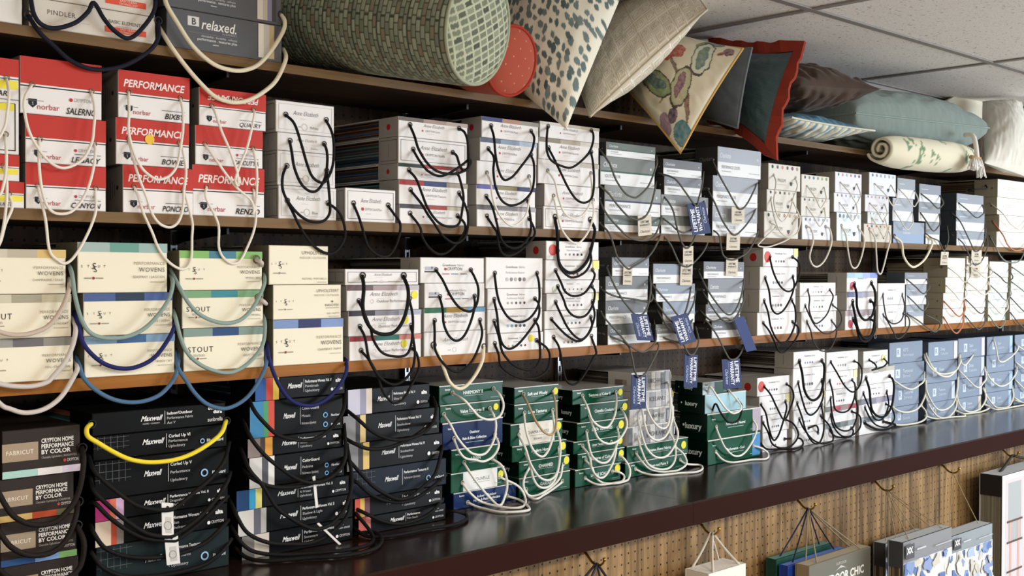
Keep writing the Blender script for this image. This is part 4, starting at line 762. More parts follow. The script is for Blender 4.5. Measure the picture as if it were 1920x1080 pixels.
# ------------------------------------------------------------------ the counter
R_ = ZC                                    # cords come to rest on the counter
stack(ZC, 2.035, 'of the brown stack on the counter', GC, [
 (3, 151, 795, 869, fabricut(['#a9cfc8', '#e6e0e0', '#d6cadb'], 'RAINWATER'), 'dark brown sample book with pastel bands', [(-20,920),(15,955),(37,975),(65,984),(100,980),(120,965),(140,940),(152,905),(157,860),(153,840)]),
 (-6, 139, 878, 944, fabricut(['#cfae6a', '#b54a2a', '#6e6a4c'], 'CARNIVAL'), 'dark brown sample book with rust bands', [(-30,960),(0,1000),(20,1025),(50,1040),(82,1040),(107,1030),(127,1007),(142,970),(146,940)]),
 (0, 144, 951, 1019, fabricut(['#2c4f80', '#7fa0d0', '#7fae6a'], 'ATLANTIS'), 'dark brown sample book with blue-green bands', [(-20,1050),(20,1085),(60,1090),(120,1085),(145,1070),(155,1047),(157,1015),(144,985)]),
 (5, 148, 1022, 1088, fabricut(None, 'SCARLET'), 'dark brown sample book', None)], rest=R_)
PT = '#e8e6e2'
def price(p): p.rect(.30, .80, .10, .58, '#c9c7c2'); p.ring(.5, .32, .13, '#6a6a66', .12, 14); p.dot(.5, .86, .05, '#2a2a2a', 8)
stack(ZC, 2.045, 'of the counter\'s first black stack', GC, [
 (172, 423, 775, 812, maxwell('Indoor/Outdoor', 'Performance Fabric', 'Act V', logo='bella', cord='y'), 'black sample book with thick yellow cord', [(171,795),(163,803),(165,818),(185,831),(212,847),(240,860),(270,866),(300,866),(332,861),(362,850),(392,832),(415,812),(424,794)]),
 (174, 426, 818, 857, maxwell('Curled Up VI', 'Performance', 'Upholstery', logo='fibre', grid=True), 'black sample book with faint grid', [(167,855,.01),(175,880),(195,902),(225,927),(255,947),(287,955),(315,956),(332,950),(362,925),(395,897),(420,865),(430,840,.01)]),
 (177, 430, 862, 924, maxwell('Curled Up V', 'Performance', 'Upholstery', logo='fibre', grid=True, tags=[('price_tag', [(303,942),(326,944),(326,1006),(304,1005)], 2.045-.034, PT, price, 'white paper price tag')]), 'thick black sample book with grid', [(170,895,.01),(176,920),(200,945),(235,975),(275,1000),(312,1006),(332,1000),(368,975),(402,940),(425,905),(432,885,.01)]),
 (178, 428, 926, 960, maxwell('Performance Wovens Vol. II', 'Dragonfruit', 'Upholstery', sw=[('#cf3f86', .5), ('#e2785a', .22), ('#d9b4d6', .28)], swx=.2, tags=[('price_tag', [(308,1002),(331,1000),(338,1056),(313,1060)], 2.045-.028, PT, price, 'white paper price tag')]), 'black sample book with pink swatch', [(172,925,.01),(180,945),(205,970),(240,995),(275,1010),(320,1014),(335,1010),(370,985),(405,952),(427,930,.01)]),
 (178, 427, 962, 1002, maxwell('Performance Wovens Vol. II', 'Melon', 'Upholstery', sw=[('#e6d2bd', .55), ('#c4563c', .2), ('#8f8680', .25)], swx=.2, tags=[('price_tag', [(318,1062,1),(366,1058,1),(385,1064,1),(332,1068,1)], 0, PT, None, 'white price tag lying on the counter')]), 'black sample book with peach and rust swatch', [(172,970,.01),(176,1000),(200,1030),(250,1045),(320,1042),(380,1020),(415,990),(428,975,.01)]),
 (180, 430, 1004, 1072, maxwell('Performance Textures', 'Performance', 'Upholstery', logo='fibre', grid=True, front='#1f2a2c'), 'thick black sample book with grid', [(170,1020,.01),(174,1040),(190,1062),(222,1078),(262,1082),(320,1076),(380,1060),(415,1035),(434,1010,.01)])], rest=R_)
stack(ZC, 2.06, 'of the counter\'s second black stack', GC, [
 (478, 647, 710, 749, maxwell('Performance Wovens Vol. V', 'Paintbrush', 'Upholstery', sw=[('#2c5a9c', .45), ('#c9483a', .3), ('#e2c04a', .25)], swx=.25), 'black sample book with blue-red-yellow swatch', [(470,747,.02),(477,770),(495,792),(520,815),(550,824),(582,825),(610,812),(632,790),(645,765),(648,735,.02)]),
 (468, 643, 752, 815, maxwell('ColorGuard', 'Mosaic', 'Performance Upholstery', sw=[('#3f86b4', .55), ('#4f9a6a', .2), ('#d0503c', .25)], swx=.25, logo='fibre2'), 'thick black sample book with blue-green swatch', [(461,787,.02),(470,820),(495,852),(525,877),(555,897),(582,905),(610,900),(635,882),(648,852),(645,815,.02)]),
 (464, 641, 820, 853, maxwell('Performance Wovens', 'Sunset', 'Upholstery', sw=[('#8f7f7a', .5), ('#4a413e', .2), ('#e2a040', .3)], swx=.25), 'black sample book with orange swatch', [(455,840,.02),(467,880),(492,910),(517,950),(545,972),(580,990),(605,990),(630,975),(650,945),(660,900),(650,870,.02)]),
 (467, 646, 855, 908, maxwell('ColorGuard', 'Padmina', 'Performance Upholstery', sw=[('#dcdad6', .5), ('#5a5a62', .25), ('#efece6', .25)], swx=.25, logo='fibre2', tags=[('price_tag', [(586,894),(590,893),(597,951),(592,953)], 2.06-.03, PT, None, 'white price tag hanging edge-on')]), 'thick black sample book with white swatch', [(458,880,.02),(470,895),(500,910),(530,914),(570,910),(610,897),(637,875),(648,850,.02)]),
 (443, 655, 916, 951, maxwell('Performance Wovens Vol. II', 'Al Fresco', 'Upholstery', sw=[('#1f4474', .5), ('#3fa4d4', .25), ('#e0d884', .25)], swx=.21), 'long black sample book with cyan swatch', [(437,935,.02),(445,970),(465,1000),(502,1017),(545,1020),(582,1018),(620,1000),(652,965),(658,935,.02)]),
 (446, 662, 956, 1000, maxwell('Performance Wovens Vol. II', 'Shadow & Light', 'Upholstery', sw=[('#dcd9d2', .55), ('#6a6a78', .25), ('#bdbab4', .2)], swx=.23, tags=[('price_tag', [(594,982),(604,981),(640,1020),(636,1022)], 2.06-.035, PT, None, 'white price tag hanging askew')]), 'long black sample book with grey-white swatch', [(440,985,.02),(452,1017),(482,1036),(545,1040),(645,1032),(690,1022),(700,1010),(690,990),(664,975,.02)]),
 (453, 662, 1003, 1044, maxwell('Performance Wovens', 'Stoneware', 'Upholstery', sw=[('#8d8a84', .45), ('#d8cfc0', .55)], swx=.23, logo='shield'), 'long black sample book with stone swatch', [(446,1025,.02),(462,1045),(500,1052),(580,1046),(645,1042),(700,1030),(716,1012),(702,998),(664,1005,.02)])], rest=R_)
stack(ZC, 2.075, 'of the counter\'s third black stack', GC, [
 (652, 806, 731, 776, maxwell('Performance Wovens Vol. V', 'Silver Sun', 'Upholstery', sw=[('#c9c6d8', .5), ('#9a98b0', .25), ('#e0d4c4', .25)], swx=.28), 'black sample book with lilac swatch', [(650,760,.02),(670,785),(695,807),(720,820),(752,825),(787,815),(810,795),(818,765),(811,745,.02)]),
 (643, 824, 778, 827, maxwell('Performance Wovens Vol. IV', 'Smokeshow', 'Upholstery', sw=[('#8a8a8c', .55), ('#3c3a3c', .2), ('#e0c488', .25)], swx=.22), 'black sample book with smoke and cream swatch', [(645,810,.02),(665,832),(695,842),(732,838),(770,822),(800,802),(822,790,.02)]),
 (650, 830, 829, 877, maxwell('Performance Wovens Vol. IV', 'Smokeshow', 'Upholstery', sw=[('#8a8a8c', .5), ('#3c3a3c', .22), ('#e0c070', .28)], swx=.22), 'black sample book with smoke and yellow swatch', None),
 (655, 837, 878, 927, maxwell('Performance Textures II', 'Performance Upholstery', '', logo='fibre', grid=True, front='#1c2430'), 'navy-black sample book with faint grid', [(650,872,.02),(670,905),(695,927),(727,940),(765,940),(795,925),(820,905),(836,890,.02)]),
 (665, 830, 929, 963, maxwell('Performance Wovens Vol. I', 'Rosebar', 'Upholstery', sw=[('#d45a48', .35), ('#e6c060', .3), ('#7a4a58', .35)], swx=.16), 'black sample book with red-yellow swatch', [(662,945,.02),(690,965),(720,978),(752,982),(790,972),(815,955),(830,940,.02)]),
 (672, 836, 965, 996, maxwell('Performance', 'Palm Beach', 'Upholstery', sw=[('#d46a60', .6), ('#e08a80', .4)], swx=.13, logo='shield', tags=[('price_tag', [(772,968,1),(784,962,1),(820,973,1),(800,976,1)], 0, PT, None, 'white bent price tag on the counter')]), 'black sample book with coral swatch', [(668,985,.02),(690,1006),(740,1004),(800,992),(850,984),(874,974),(872,964),(850,958),(836,968,.02)])], rest=R_)
GY = 2.14
stack(ZC, GY, 'of the first green stack', GC, [
 (823, 943, 724, 757, luxury('HARMONY II'), 'green sample book', [(847,737),(870,750),(885,767),(900,782),(920,787),(937,780),(944,760),(937,740),(924,729)]),
 (825, 938, 764, 795, luxury('Value Textures II', front='#0a4a30', stick=(.92, .62, .2)), 'green sample book with yellow sticker', [(831,777),(845,797),(857,820),(875,842),(890,852),(910,850),(925,827),(930,797),(925,777),(917,766)]),
 (829, 943, 799, 846, luxury('Outdoor|Rain & Shine Collection', front='#0f2350', side='#0a1630'), 'thick navy blue sample book', [(850,822),(860,845),(872,859),(890,862),(907,865),(925,855),(935,835),(927,814)]),
 (846, 933, 848, 889, luxury('LINEN'), 'short green sample book', [(869,867),(882,887),(900,912),(920,935),(937,948),(947,930),(951,905),(942,875),(922,860)]),
 (845, 946, 891, 925, luxury('NOUVELLE', panel=('#efeee9', .22, .86), stick=(.92, .6, .2)), 'white-panelled green sample book', [(866,905),(882,925),(905,942),(950,952),(980,950),(985,935),(972,912),(935,894)]),
 (850, 968, 928, 957, luxury('Indoor - Outdoor|Home & Patio Collection', front='#102a5a', side='#0a1630'), 'navy blue sample book', [(876,942),(900,952),(940,960),(985,958),(992,952),(975,938),(950,930)])], rest=R_)
stack(ZC, GY, 'of the second green stack', GC, [
 (964, 1047, 727, 757, luxury('Soft and Wooly', cord='t', stick=(.93, .58, .22)), 'green sample book with tan cord', [(980,739),(992,762),(1005,790),(1020,810),(1034,815),(1042,802),(1042,762),(1036,735)]),
 (964, 1047, 760, 794, luxury('Linen Textures'), 'green sample book', [(982,774),(986,805),(995,835),(1007,852),(1020,855),(1032,835),(1039,800),(1035,769)]),
 (957, 1055, 796, 835, luxury('CHAMA HOUSE', panel=('#e9e3d4', .16, .84), stick=(.91, .68, .2)), 'cream-panelled green sample book', [(972,815),(985,840),(995,870),(1012,895),(1030,900),(1044,887),(1050,855),(1050,825),(1044,805)]),
 (960, 1062, 838, 867, luxury('Modern Home', stick=(.93, .6, .26)), 'green sample book with yellow sticker', [(985,850),(995,875),(1000,897),(1010,912),(1025,914),(1040,900),(1049,867),(1047,840)]),
 (973, 1068, 870, 899, luxury('CHARMED', stick=(.93, .66, .26)), 'green sample book with yellow sticker', [(992,877),(982,900),(984,920),(995,930),(1012,927),(1035,912),(1050,895),(1055,870)]),
 (973, 1069, 903, 938, luxury('GARDEN'), 'green sample book', [(985,918),(992,932),(1007,935),(1025,925),(1050,907),(1053,902)])], rest=R_)
stack(ZC, GY, 'of the third green stack', GC, [
 (1073, 1169, 732, 758, luxury('Textures of Color II', stick=(.93, .56, .24)), 'green sample book with yellow sticker', [(1091,742),(1102,765),(1110,787),(1125,800),(1140,800),(1152,780),(1156,755),(1154,736)]),
 (1088, 1177, 760, 792, luxury('Chenille Couture III', stick=(.93, .6, .22)), 'shiny green sample book with yellow sticker', [(1104,780),(1112,800),(1122,822),(1140,832),(1160,825),(1175,800),(1172,780),(1164,767)]),
 (1082, 1171, 794, 826, luxury('IBIZA TEXTURES', stick=(.92, .62, .24)), 'green sample book with yellow sticker', [(1099,809),(1104,835),(1110,855),(1125,867),(1140,865),(1152,845),(1160,820),(1157,802)]),
 (1075, 1168, 829, 851, luxury('Linen Textures II', stick=(.93, .62, .34)), 'thin green sample book with yellow sticker', [(1091,836),(1105,855),(1110,880),(1122,895),(1135,892),(1150,865),(1155,835),(1145,829)]),
 (1083, 1171, 853, 880, luxury('Textures of Color III', stick=(.92, .6, .26)), 'green sample book with yellow sticker', [(1097,862),(1110,877),(1117,895),(1132,906),(1157,906),(1177,900),(1181,880),(1170,860),(1160,855)]),
 (1078, 1164, 883, 914, luxury('LARGE SCALE', stick=(.92, .7, .25)), 'green sample book with yellow sticker', [(1096,896),(1110,905),(1125,909),(1150,906),(1167,902),(1170,892),(1160,885),(1147,884)])], rest=R_)
stack(ZC, GY, 'of the printed grey stack on two green ones', GC, [
 (1184, 1257, 699, 733, scenic('ORCHARD', 3, (.93, .62, .3)), 'grey picture-printed sample book', [(1205,735),(1213,765),(1225,790),(1240,803),(1252,797),(1257,765),(1255,730),(1251,716)]),
 (1184, 1260, 734, 766, scenic('ICELAND', 5, (.95, .6, .3)), 'grey picture-printed sample book', [(1203,765),(1210,800),(1220,820),(1235,825),(1250,815),(1260,785),(1258,745)]),
 (1180, 1263, 768, 798, scenic('HARVEST', 8), 'grey picture-printed sample book', [(1196,785),(1202,810),(1212,840),(1230,857),(1250,855),(1265,835),(1271,812),(1262,790)]),
 (1176, 1263, 800, 834, scenic('HIGHLAND', 12), 'grey picture-printed sample book', [(1196,819),(1202,842),(1215,870),(1235,880),(1255,877),(1266,860),(1265,830),(1255,810)]),
 (1175, 1290, 836, 866, luxury('Crypton Home Fabrics', stick=(.92, .55, .25)), 'long green yellow-stickered sample book', [(1192,849),(1205,867),(1220,880),(1245,885),(1270,882),(1287,870),(1282,852),(1265,837)]),
 (1172, 1288, 868, 895, luxury('Pillows and Plains II'), 'long green sample book', [(1190,879),(1207,887),(1232,891),(1275,887),(1305,885),(1317,879),(1312,872),(1287,870),(1274,862)])], rest=R_)
stack(ZC, GY-.03, 'of the last green stack', GC, [
 (1317, 1366, 717, 740, luxury('Performance', patch=None, panel=('#bcd0d8', 0, .45)), 'green sample book with pale blue panel', [(1327,735),(1332,725),(1347,747),(1362,767),(1377,775),(1390,762),(1364,728)]),  # blue-white reflection painted as a flat field on the front's left
 (1322, 1399, 742, 776, luxury('', sub=False, front='#a9cdd6', cord='k'), 'glossy pale blue sample book with green side', [(1335,772),(1342,757),(1352,775),(1367,792),(1385,787),(1391,762),(1382,749)]),  # green book; the sky reflection is painted as its front colour
 (1326, 1426, 777, 824, luxury('Performance - Neutral', patch=('#b3a8b4', .84)), 'thick green sample book with mauve patch', [(1342,800),(1350,820),(1360,840),(1377,855),(1395,850),(1412,825),(1419,802),(1412,787)]),
 (1327, 1425, 827, 872, luxury('Performance - Cool', patch=('#4a8cc0', .84)), 'thick green sample book with blue patch', [(1341,847),(1355,862),(1375,867),(1410,862),(1437,860),(1440,850),(1427,840),(1412,836)])], rest=R_)
WY = 2.13
stack(ZC, WY+.012, 'of the counter\'s first white stack', GC, [
 (1420, 1481, 709, 742, green_house('', gg, red=2), 'white sample book with red sticker', [(1432,724),(1445,740),(1457,765),(1470,787),(1480,770),(1488,745),(1484,728),(1474,720)]),
 (1424, 1480, 744, 778, green_house('', gg, warm='#ece6a0'), 'white sample book', [(1426,758),(1436,775),(1441,800),(1450,825),(1460,815),(1470,785),(1475,765),(1472,752)]),
 (1430, 1480, 779, 810, green_house('', gg), 'white sample book', [(1430,792),(1440,810),(1448,832),(1465,840),(1485,835),(1497,815),(1488,795),(1472,786)]),
 (1430, 1476, 812, 846, green_house('', gg[1:]), 'white sample book', [(1426,831),(1438,842),(1460,842),(1490,842),(1505,835),(1500,822),(1470,823)])], rest=R_)
stack(ZC, WY, 'of the counter\'s second white stack', GC, [
 (1488, 1547, 660, 690, green_house('', ['#7a80b0', '#8a90b8', '#5a6aa0', '#6a7ab0'], cord='K'), 'white sample book with blue dots', [(1498,677),(1504,700),(1508,730),(1518,748),(1530,749),(1540,735),(1545,705),(1545,685),(1540,676)]),
 (1487, 1547, 692, 735, green_house('', gg), 'white sample book', [(1496,716),(1503,745),(1512,772),(1522,778),(1535,765),(1544,740),(1540,712)]),
 (1487, 1546, 737, 769, green_house('', ['#b08a8a', '#a89a9a', '#9a8a8a', '#c0a8a8'], warm='#ece6a0'), 'white sample book with rosy dots', [(1494,755),(1503,780),(1512,810),(1525,830),(1538,828),(1545,800),(1540,760)]),
 (1488, 1545, 771, 803, green_house('', gg[:3]), 'white sample book', [(1498,785),(1508,805),(1525,825),(1545,832),(1562,825),(1556,800),(1538,779)]),
 (1486, 1545, 805, 840, green_house('', gg[:3]), 'white sample book', [(1515,800),(1530,798),(1534,805),(1533,812)])], rest=R_)
stack(ZC, WY, 'of the counter\'s third white stack', GC, [
 (1550, 1609, 661, 695, green_house('', ['#c9a88a', '#a8a0a0', '#9a9aa0', '#8a8a90']), 'white sample book', [(1557,678),(1570,700),(1585,725),(1600,735),(1613,720),(1616,695),(1610,682),(1601,677)]),
 (1549, 1607, 696, 727, green_house('', ['#d08a80', '#c06a6a', '#c0a0a0', '#7a8aa0'], warm='#f0ecb0'), 'white sample book with pink dots', [(1555,713),(1561,735),(1565,765),(1577,773),(1592,768),(1602,745),(1603,722),(1597,712)]),
 (1548, 1605, 729, 758, green_house('', ['#8a8a80', '#5a5a5a', '#5a5a5a', '#5a5a5a']), 'white sample book with dark dots', [(1557,745),(1560,775),(1568,800),(1585,808),(1600,800),(1608,770),(1603,742)]),
 (1547, 1605, 759, 788, green_house('', [], bands=['#8a8a84', '#c05a68', '#a08a8a', '#b04a5a']), 'white red-banded sample book', [(1557,776),(1563,800),(1580,818),(1600,815),(1613,800),(1612,780),(1596,771)]),
 (1546, 1604, 790, 820, green_house('', [], bands=['#a0a8a8', '#5a5f60', '#7a8080', '#9aa4a4']), 'white grey-banded sample book', [(1555,805),(1562,815),(1575,820),(1595,818),(1600,808),(1595,802)])], rest=R_)
stack(ZC, WY, 'of the counter\'s fourth white stack', GC, [
 (1619, 1665, 659, 688, green_house('', gg[:3], stick=[('#efe9a0', .8, .5, .24)]), 'small white sample book', [(1629,675),(1640,682),(1643,690),(1635,694),(1655,688),(1663,680),(1657,672)]),
 (1613, 1677, 692, 720, green_house('', [], bands=['#b5aca0', '#c9c2b8', '#b0a69a', '#c4bcb0'], cord='K'), 'white beige-banded sample book', [(1623,708),(1630,730),(1634,765),(1645,780),(1660,780),(1672,760),(1676,730),(1674,712),(1667,705)]),
 (1608, 1675, 721, 745, green_house('', ['#8a8278', '#6a6460', '#5a5654', '#4a4646']), 'white sample book with dark dots', [(1618,736),(1628,760),(1640,785),(1655,785),(1666,760),(1662,733)]),
 (1611, 1673, 746, 777, green_house('', [], bands=['#8a8a98', '#8a8a98', '#a8a4b0', '#8a8aa0']), 'white mauve-banded sample book', [(1621,763),(1632,785),(1645,798),(1665,800),(1677,785),(1672,765),(1660,757)]),
 (1611, 1672, 779, 808, green_house('', [], bands=['#a8b4bc', '#8a98a0', '#a0acb4', '#b4bcc0'], cord='K'), 'white blue-grey-banded sample book', [(1620,792),(1632,800),(1650,806),(1672,802),(1678,796),(1655,790)])], rest=R_)
PK = '#cfd6ea'
stack(ZC, WY+.03, 'of the counter\'s first blue-grey stack', GC, [
 (1668, 1730, 643, 679, rallen('KEYS', 'Performance', drop=.05), 'blue-grey sample book', [(1732,664,.02),(1736,675),(1745,690),(1760,700),(1780,700),(1796,690),(1800,672)]),
 (1665, 1733, 684, 720, rallen('Tempered', 'Elements', drop=.06), 'blue-grey sample book', None), (1675, 1723, 723, 761, rallen('Textured', 'Elements'), 'blue-grey sample book', [(1668,755),(1680,768),(1700,773),(1722,765),(1735,740),(1736,715),(1733,705,.02)]), (1673, 1722, 763, 796, rallen('Grand', 'Elements'), 'blue-grey sample book', [(1668,795),(1690,797),(1720,793),(1735,785),(1736,772),(1727,760)])], rest=R_)
stack(ZC, WY+.03, 'of the counter\'s second blue-grey stack', GC, [
 (1741, 1796, 642, 676, rallen('Deep', 'Collection', '#e0d8e0'), 'blue-grey pink-striped sample book', [(1736,664),(1745,683),(1760,702),(1778,706),(1792,695),(1801,678),(1798,668)]),
 (1737, 1795, 680, 717, rallen('Sheer', 'Collection'), 'blue-grey sample book', [(1735,712),(1738,735),(1755,765),(1772,768),(1788,755),(1795,730),(1796,712)]), (1738, 1791, 720, 753, rallen('Texture', 'Collection', PK), 'blue-grey pale-striped sample book', [(1734,740),(1745,765),(1760,782),(1778,782),(1792,765),(1794,745)]), (1738, 1791, 754, 784, rallen('Grand', 'Collection'), 'blue-grey sample book', [(1734,780),(1755,785),(1785,782),(1810,780),(1795,772)])], rest=R_)
stack(ZC, WY+.03, 'of the counter\'s third blue-grey stack', GC, [
 (1797, 1847, 635, 669, rallen('Satin', 'Collection', '#e0d8e6'), 'blue-grey pink-striped sample book', [(1797,669),(1808,685),(1825,704)]), (1797, 1846, 672, 707, rallen('Deep', 'Collection', PK), 'blue-grey pale-striped sample book', None), (1796, 1842, 710, 743, rallen('vintage', 'Collection', '#d8d0d4'), 'blue-grey grey-striped sample book', [(1793,738),(1800,760),(1815,772),(1835,768),(1848,750),(1846,728)]), (1796, 1840, 745, 773, rallen('Sateen', 'Collection', '#d9cfb8'), 'blue-grey tan-striped sample book', [(1792,770),(1810,776),(1840,772),(1856,764),(1846,758)])], rest=R_)
stack(ZC, WY+.03, 'of the counter\'s fourth blue-grey stack', GC, [
 (1851, 1899, 632, 663, rallen('Satin', 'Collection', '#b8d0ec'), 'blue-grey light-striped sample book', [(1862,634),(1868,655),(1872,675),(1882,678),(1900,665),(1909,652),(1903,645)]), (1850, 1901, 666, 696, rallen('Sheer', 'Collection'), 'blue-grey sample book', [(1848,695),(1858,712),(1875,724),(1892,718),(1905,700),(1906,688)]), (1847, 1899, 699, 732, rallen('Velvet', 'Collection', '#b8d0ec'), 'blue-grey light-striped sample book', [(1843,728),(1855,750),(1870,765),(1890,763),(1900,745),(1898,730)]), (1850, 1897, 735, 763, rallen('Grand', 'Collection', '#b8d0ec'), 'blue-grey light-striped sample book', [(1848,760),(1870,768),(1905,762),(1925,758),(1900,750)])], rest=R_)
stack(ZC, WY+.03, 'of the counter\'s last blue-grey stack', GC, [
 (1903, 1962, 628, 658, rallen('Silk', 'Collection'), 'blue-grey sample book', None), (1903, 1962, 659, 690, rallen('Linen', 'Collection'), 'blue-grey sample book', None), (1903, 1960, 692, 724, rallen('Cotton', 'Collection', '#e0dce0'), 'blue-grey pale-striped sample book', None), (1901, 1958, 726, 755, rallen('Wool', 'Collection'), 'blue-grey sample book', None)], rest=R_)
# ------------------------------------------------------------------ cushions and bolsters on the top shelf
def cloth(name, rough=.85, sheen=.3, fine=900, amp=.15):
    m, nt, b = nodes(name, rough); a = N(nt, 'ShaderNodeAttribute', attribute_name='weave'); nt.links.new(a.outputs['Color'], b.inputs['Base Color'])
    b.inputs['Sheen Weight'].default_value = sheen; tc = N(nt, 'ShaderNodeTexCoord'); n = N(nt, 'ShaderNodeTexNoise', i_Scale=fine, i_Detail=2); nt.links.new(tc.outputs['Object'], n.inputs['Vector'])
    bp = N(nt, 'ShaderNodeBump', i_Strength=amp, i_Distance=.002); nt.links.new(n.outputs[0], bp.inputs['Height']); nt.links.new(bp.outputs[0], b.inputs['Normal']); return m
M_CLOTH = cloth('cushion cloth', .85, .05); M_SATIN = cloth('shiny cushion cloth', .45, .05); M_VELVET = cloth('velvet cushion cloth', .75, .12)
def paint(o, cols):
    a = o.data.color_attributes.new('weave', 'FLOAT_COLOR', 'POINT')
    a.data.foreach_set('color', [x for c in cols for x in (*c, 1.0)])
def pillow(label, A, B, C, D, T, colf, m=None, n=60, pin=.05, wr=.004, seed=1, piping=None, name='cushion', Tb=None, power=.55, flange=None, seam='seam_cord', wax=(5, 9)):
    A, B, C, D = [Vector(p) for p in (A, B, C, D)]; cen = (A+B+C+D)/4; nv = (C-A).cross(D-B).normalized()
    if nv.dot(CAM-cen) < 0: nv = -nv
    m = m or M_CLOTH; root = tag(empty(name, (cen.x, cen.y, min(p.z for p in (A, B, C, D)))), label, 'cushion', 'cushions on the top shelf'); o0 = root.location
    def base(u, v):
        uu = u+pin*(1-(2*v-1)**2)*(1-2*u); vv = v+pin*(1-(2*u-1)**2)*(1-2*v)
        return (A*(1-uu)+B*uu)*(1-vv)+(D*(1-uu)+C*uu)*vv
    vs, fs, cs = [], [], []
    for side in (1, -1):
        off = len(vs); t = T if side > 0 else (Tb or T)
        for j in range(n+1):
            for i in range(n+1):
                u, v = i/n, j/n; s = (math.sin(math.pi*u)*math.sin(math.pi*v))
                hgt = t*.5*max(s, 0)**power; edge = 1-abs(s-.25)/.75
                w = wr*(noise.noise(Vector((u*wax[0]+seed, v*wax[1], side*3.1)))+.5*noise.noise(Vector((u*17, v*11+seed, side))))*(min(1, s*6))*(1.4-s)
                vs.append(base(u, v)+nv*side*(hgt+w)-o0); cs.append(lin(colf(u, v, side)))
        for j in range(n):
            for i in range(n):
                a = off+j*(n+1)+i; q = (a, a+1, a+n+2, a+n+1); fs.append(q if side > 0 else q[::-1])
    mb = MB(); mb.mesh(vs, fs, m, True); o = mb.build('cover', root); paint(o, cs)
    K = 14; P = [base(k/K, 0) for k in range(K)]+[base(1, k/K) for k in range(K)]+[base(1-k/K, 1) for k in range(K)]+[base(0, 1-k/K) for k in range(K+1)]
    if piping:
        mb = MB(); mb.tube([p-o0 for p in P], .0034, mat(piping, .8), 6, False); mb.build(seam, root)
    if flange:
        col, wd = flange; mb = MB(); mm = mat(col, .8); c2 = sum(P, Vector())/len(P)
        def outp(i):
            k = i//K % 4; return None
        def ext(u, v): 
            e = .0; return base(u, v)
        E = []; L = len(P)-1
        crn = [(A, (A-C)), (B, (B-D)), (C, (C-A)), (D, (D-B))]
        dA = (A-B).normalized(); dD = (A-D).normalized()
        for i in range(L):
            k, r = divmod(i, K); t = r/K
            dirs = [dD, -dA, -dD, dA]; d = dirs[k].copy()
            if r == 0: d = (dirs[k]+dirs[k-1])
            E.append(P[i]+d*wd+nv*.006*math.sin(i*1.7))
        th = nv*.004
        for i in range(L):
            j = (i+1) % L
            q = [P[i]-o0, P[j]-o0, E[j]-o0, E[i]-o0]
            mb.face([p+th for p in q], mm, True); mb.face([p-th for p in q][::-1], mm, True); mb.face([q[3]+th, q[2]+th, q[2]-th, q[3]-th], mm, True)
        o = mb.build('flange', root); o['label'] = 'rust red flat border'
    return root
def mixc(a, b, t): a, b = lin(a), lin(b); return tuple(x+(y-x)*t for x, y in zip(a, b))
def nz(u, v, s, k=0): return noise.noise(Vector((u*s+k*7.3, v*s-k*3.1, k*1.7)))

# woven bolster pointing out over the shelf edge
def bolster(label, F, Bk, rad, sag, colside, colend, na, nl, disp, seamcol, m, name='bolster'):
    F, Bk = Vector(F), Vector(Bk); ax = (F-Bk); L = ax.length; ax.normalize(); s1 = ax.cross(Vector((0, 0, 1))).normalized(); s2 = s1.cross(ax)
    root = tag(empty(name, (Bk+F)/2-Vector((0, 0, rad))), label, 'bolster', 'cushions on the top shelf'); o0 = root.location
    vs, cs, fs = [], [], []
    for i in range(nl+1):
        t = i/nl; e = min(1, min(t, 1-t)*L/.02); r = rad*(.93+.07*math.sqrt(max(0, 1-(1-e)**2)))
        for k in range(na):
            a = 2*math.pi*k/na; c, d = colside(t*L, a*rad); rr = r+disp*d+.002*nz(t*3, a, 1.2)
            vs.append(Bk+ax*t*L+s1*rr*math.cos(a)+s2*rr*math.sin(a)*(1-sag)-o0); cs.append(c)
    for i in range(nl):
        for k in range(na): fs.append((i*na+k, i*na+(k+1) % na, (i+1)*na+(k+1) % na, (i+1)*na+k))
    mb = MB(); mb.mesh(vs, fs, m, True); o = mb.build('side_cover', root); paint(o, cs)
    for P, sg, nm in ((F, 1, 'end_panel'), (Bk, -1, 'end_panel')):
        vs, cs, fs = [], [], []; nr = 70; nb = 180
        for i in range(nr+1):
            for k in range(nb):
                r = rad*.935*i/nr; a = 2*math.pi*k/nb; x, y = r*math.cos(a), r*math.sin(a); c, d = colend(x, y)
                vs.append(P+s1*x+s2*y*(1-sag)+ax*sg*(.006+.012*(1-(i/nr)**2)+disp*d)-ax*sg*.006*(i/nr)**6-o0); cs.append(c)
        for i in range(nr):
            for k in range(nb):
                q = (i*nb+k, i*nb+(k+1) % nb, (i+1)*nb+(k+1) % nb, (i+1)*nb+k); fs.append(q if sg < 0 else q[::-1])
        mb = MB(); mb.mesh(vs, fs, m, True); o = mb.build(nm, root); paint(o, cs)
        mb = MB(); mb.tube([P+s1*rad*.965*math.cos(a*math.pi/24)+s2*rad*.965*(1-sag)*math.sin(a*math.pi/24)-o0 for a in range(49)], .0042, mat(seamcol, .85), 6, False); mb.build('seam_cord', root)
    return root
def weave_side(x, c):
    r = math.floor(x/.0115); cc = c/.026+.5*(r % 2); fx = x/.0115-r; fc = cc-math.floor(cc); h = (r*37+math.floor(cc)*91) % 17/17
    d = min(fx, 1-fx)*2; e = min(fc, 1-fc)*2
    if d < .20 or e < .11: return lin('#414b3f'), 0
    g = mixc('#6c7766', '#a2aa94', h); return (g if h > .12 else lin('#857c66')), .6+.4*h
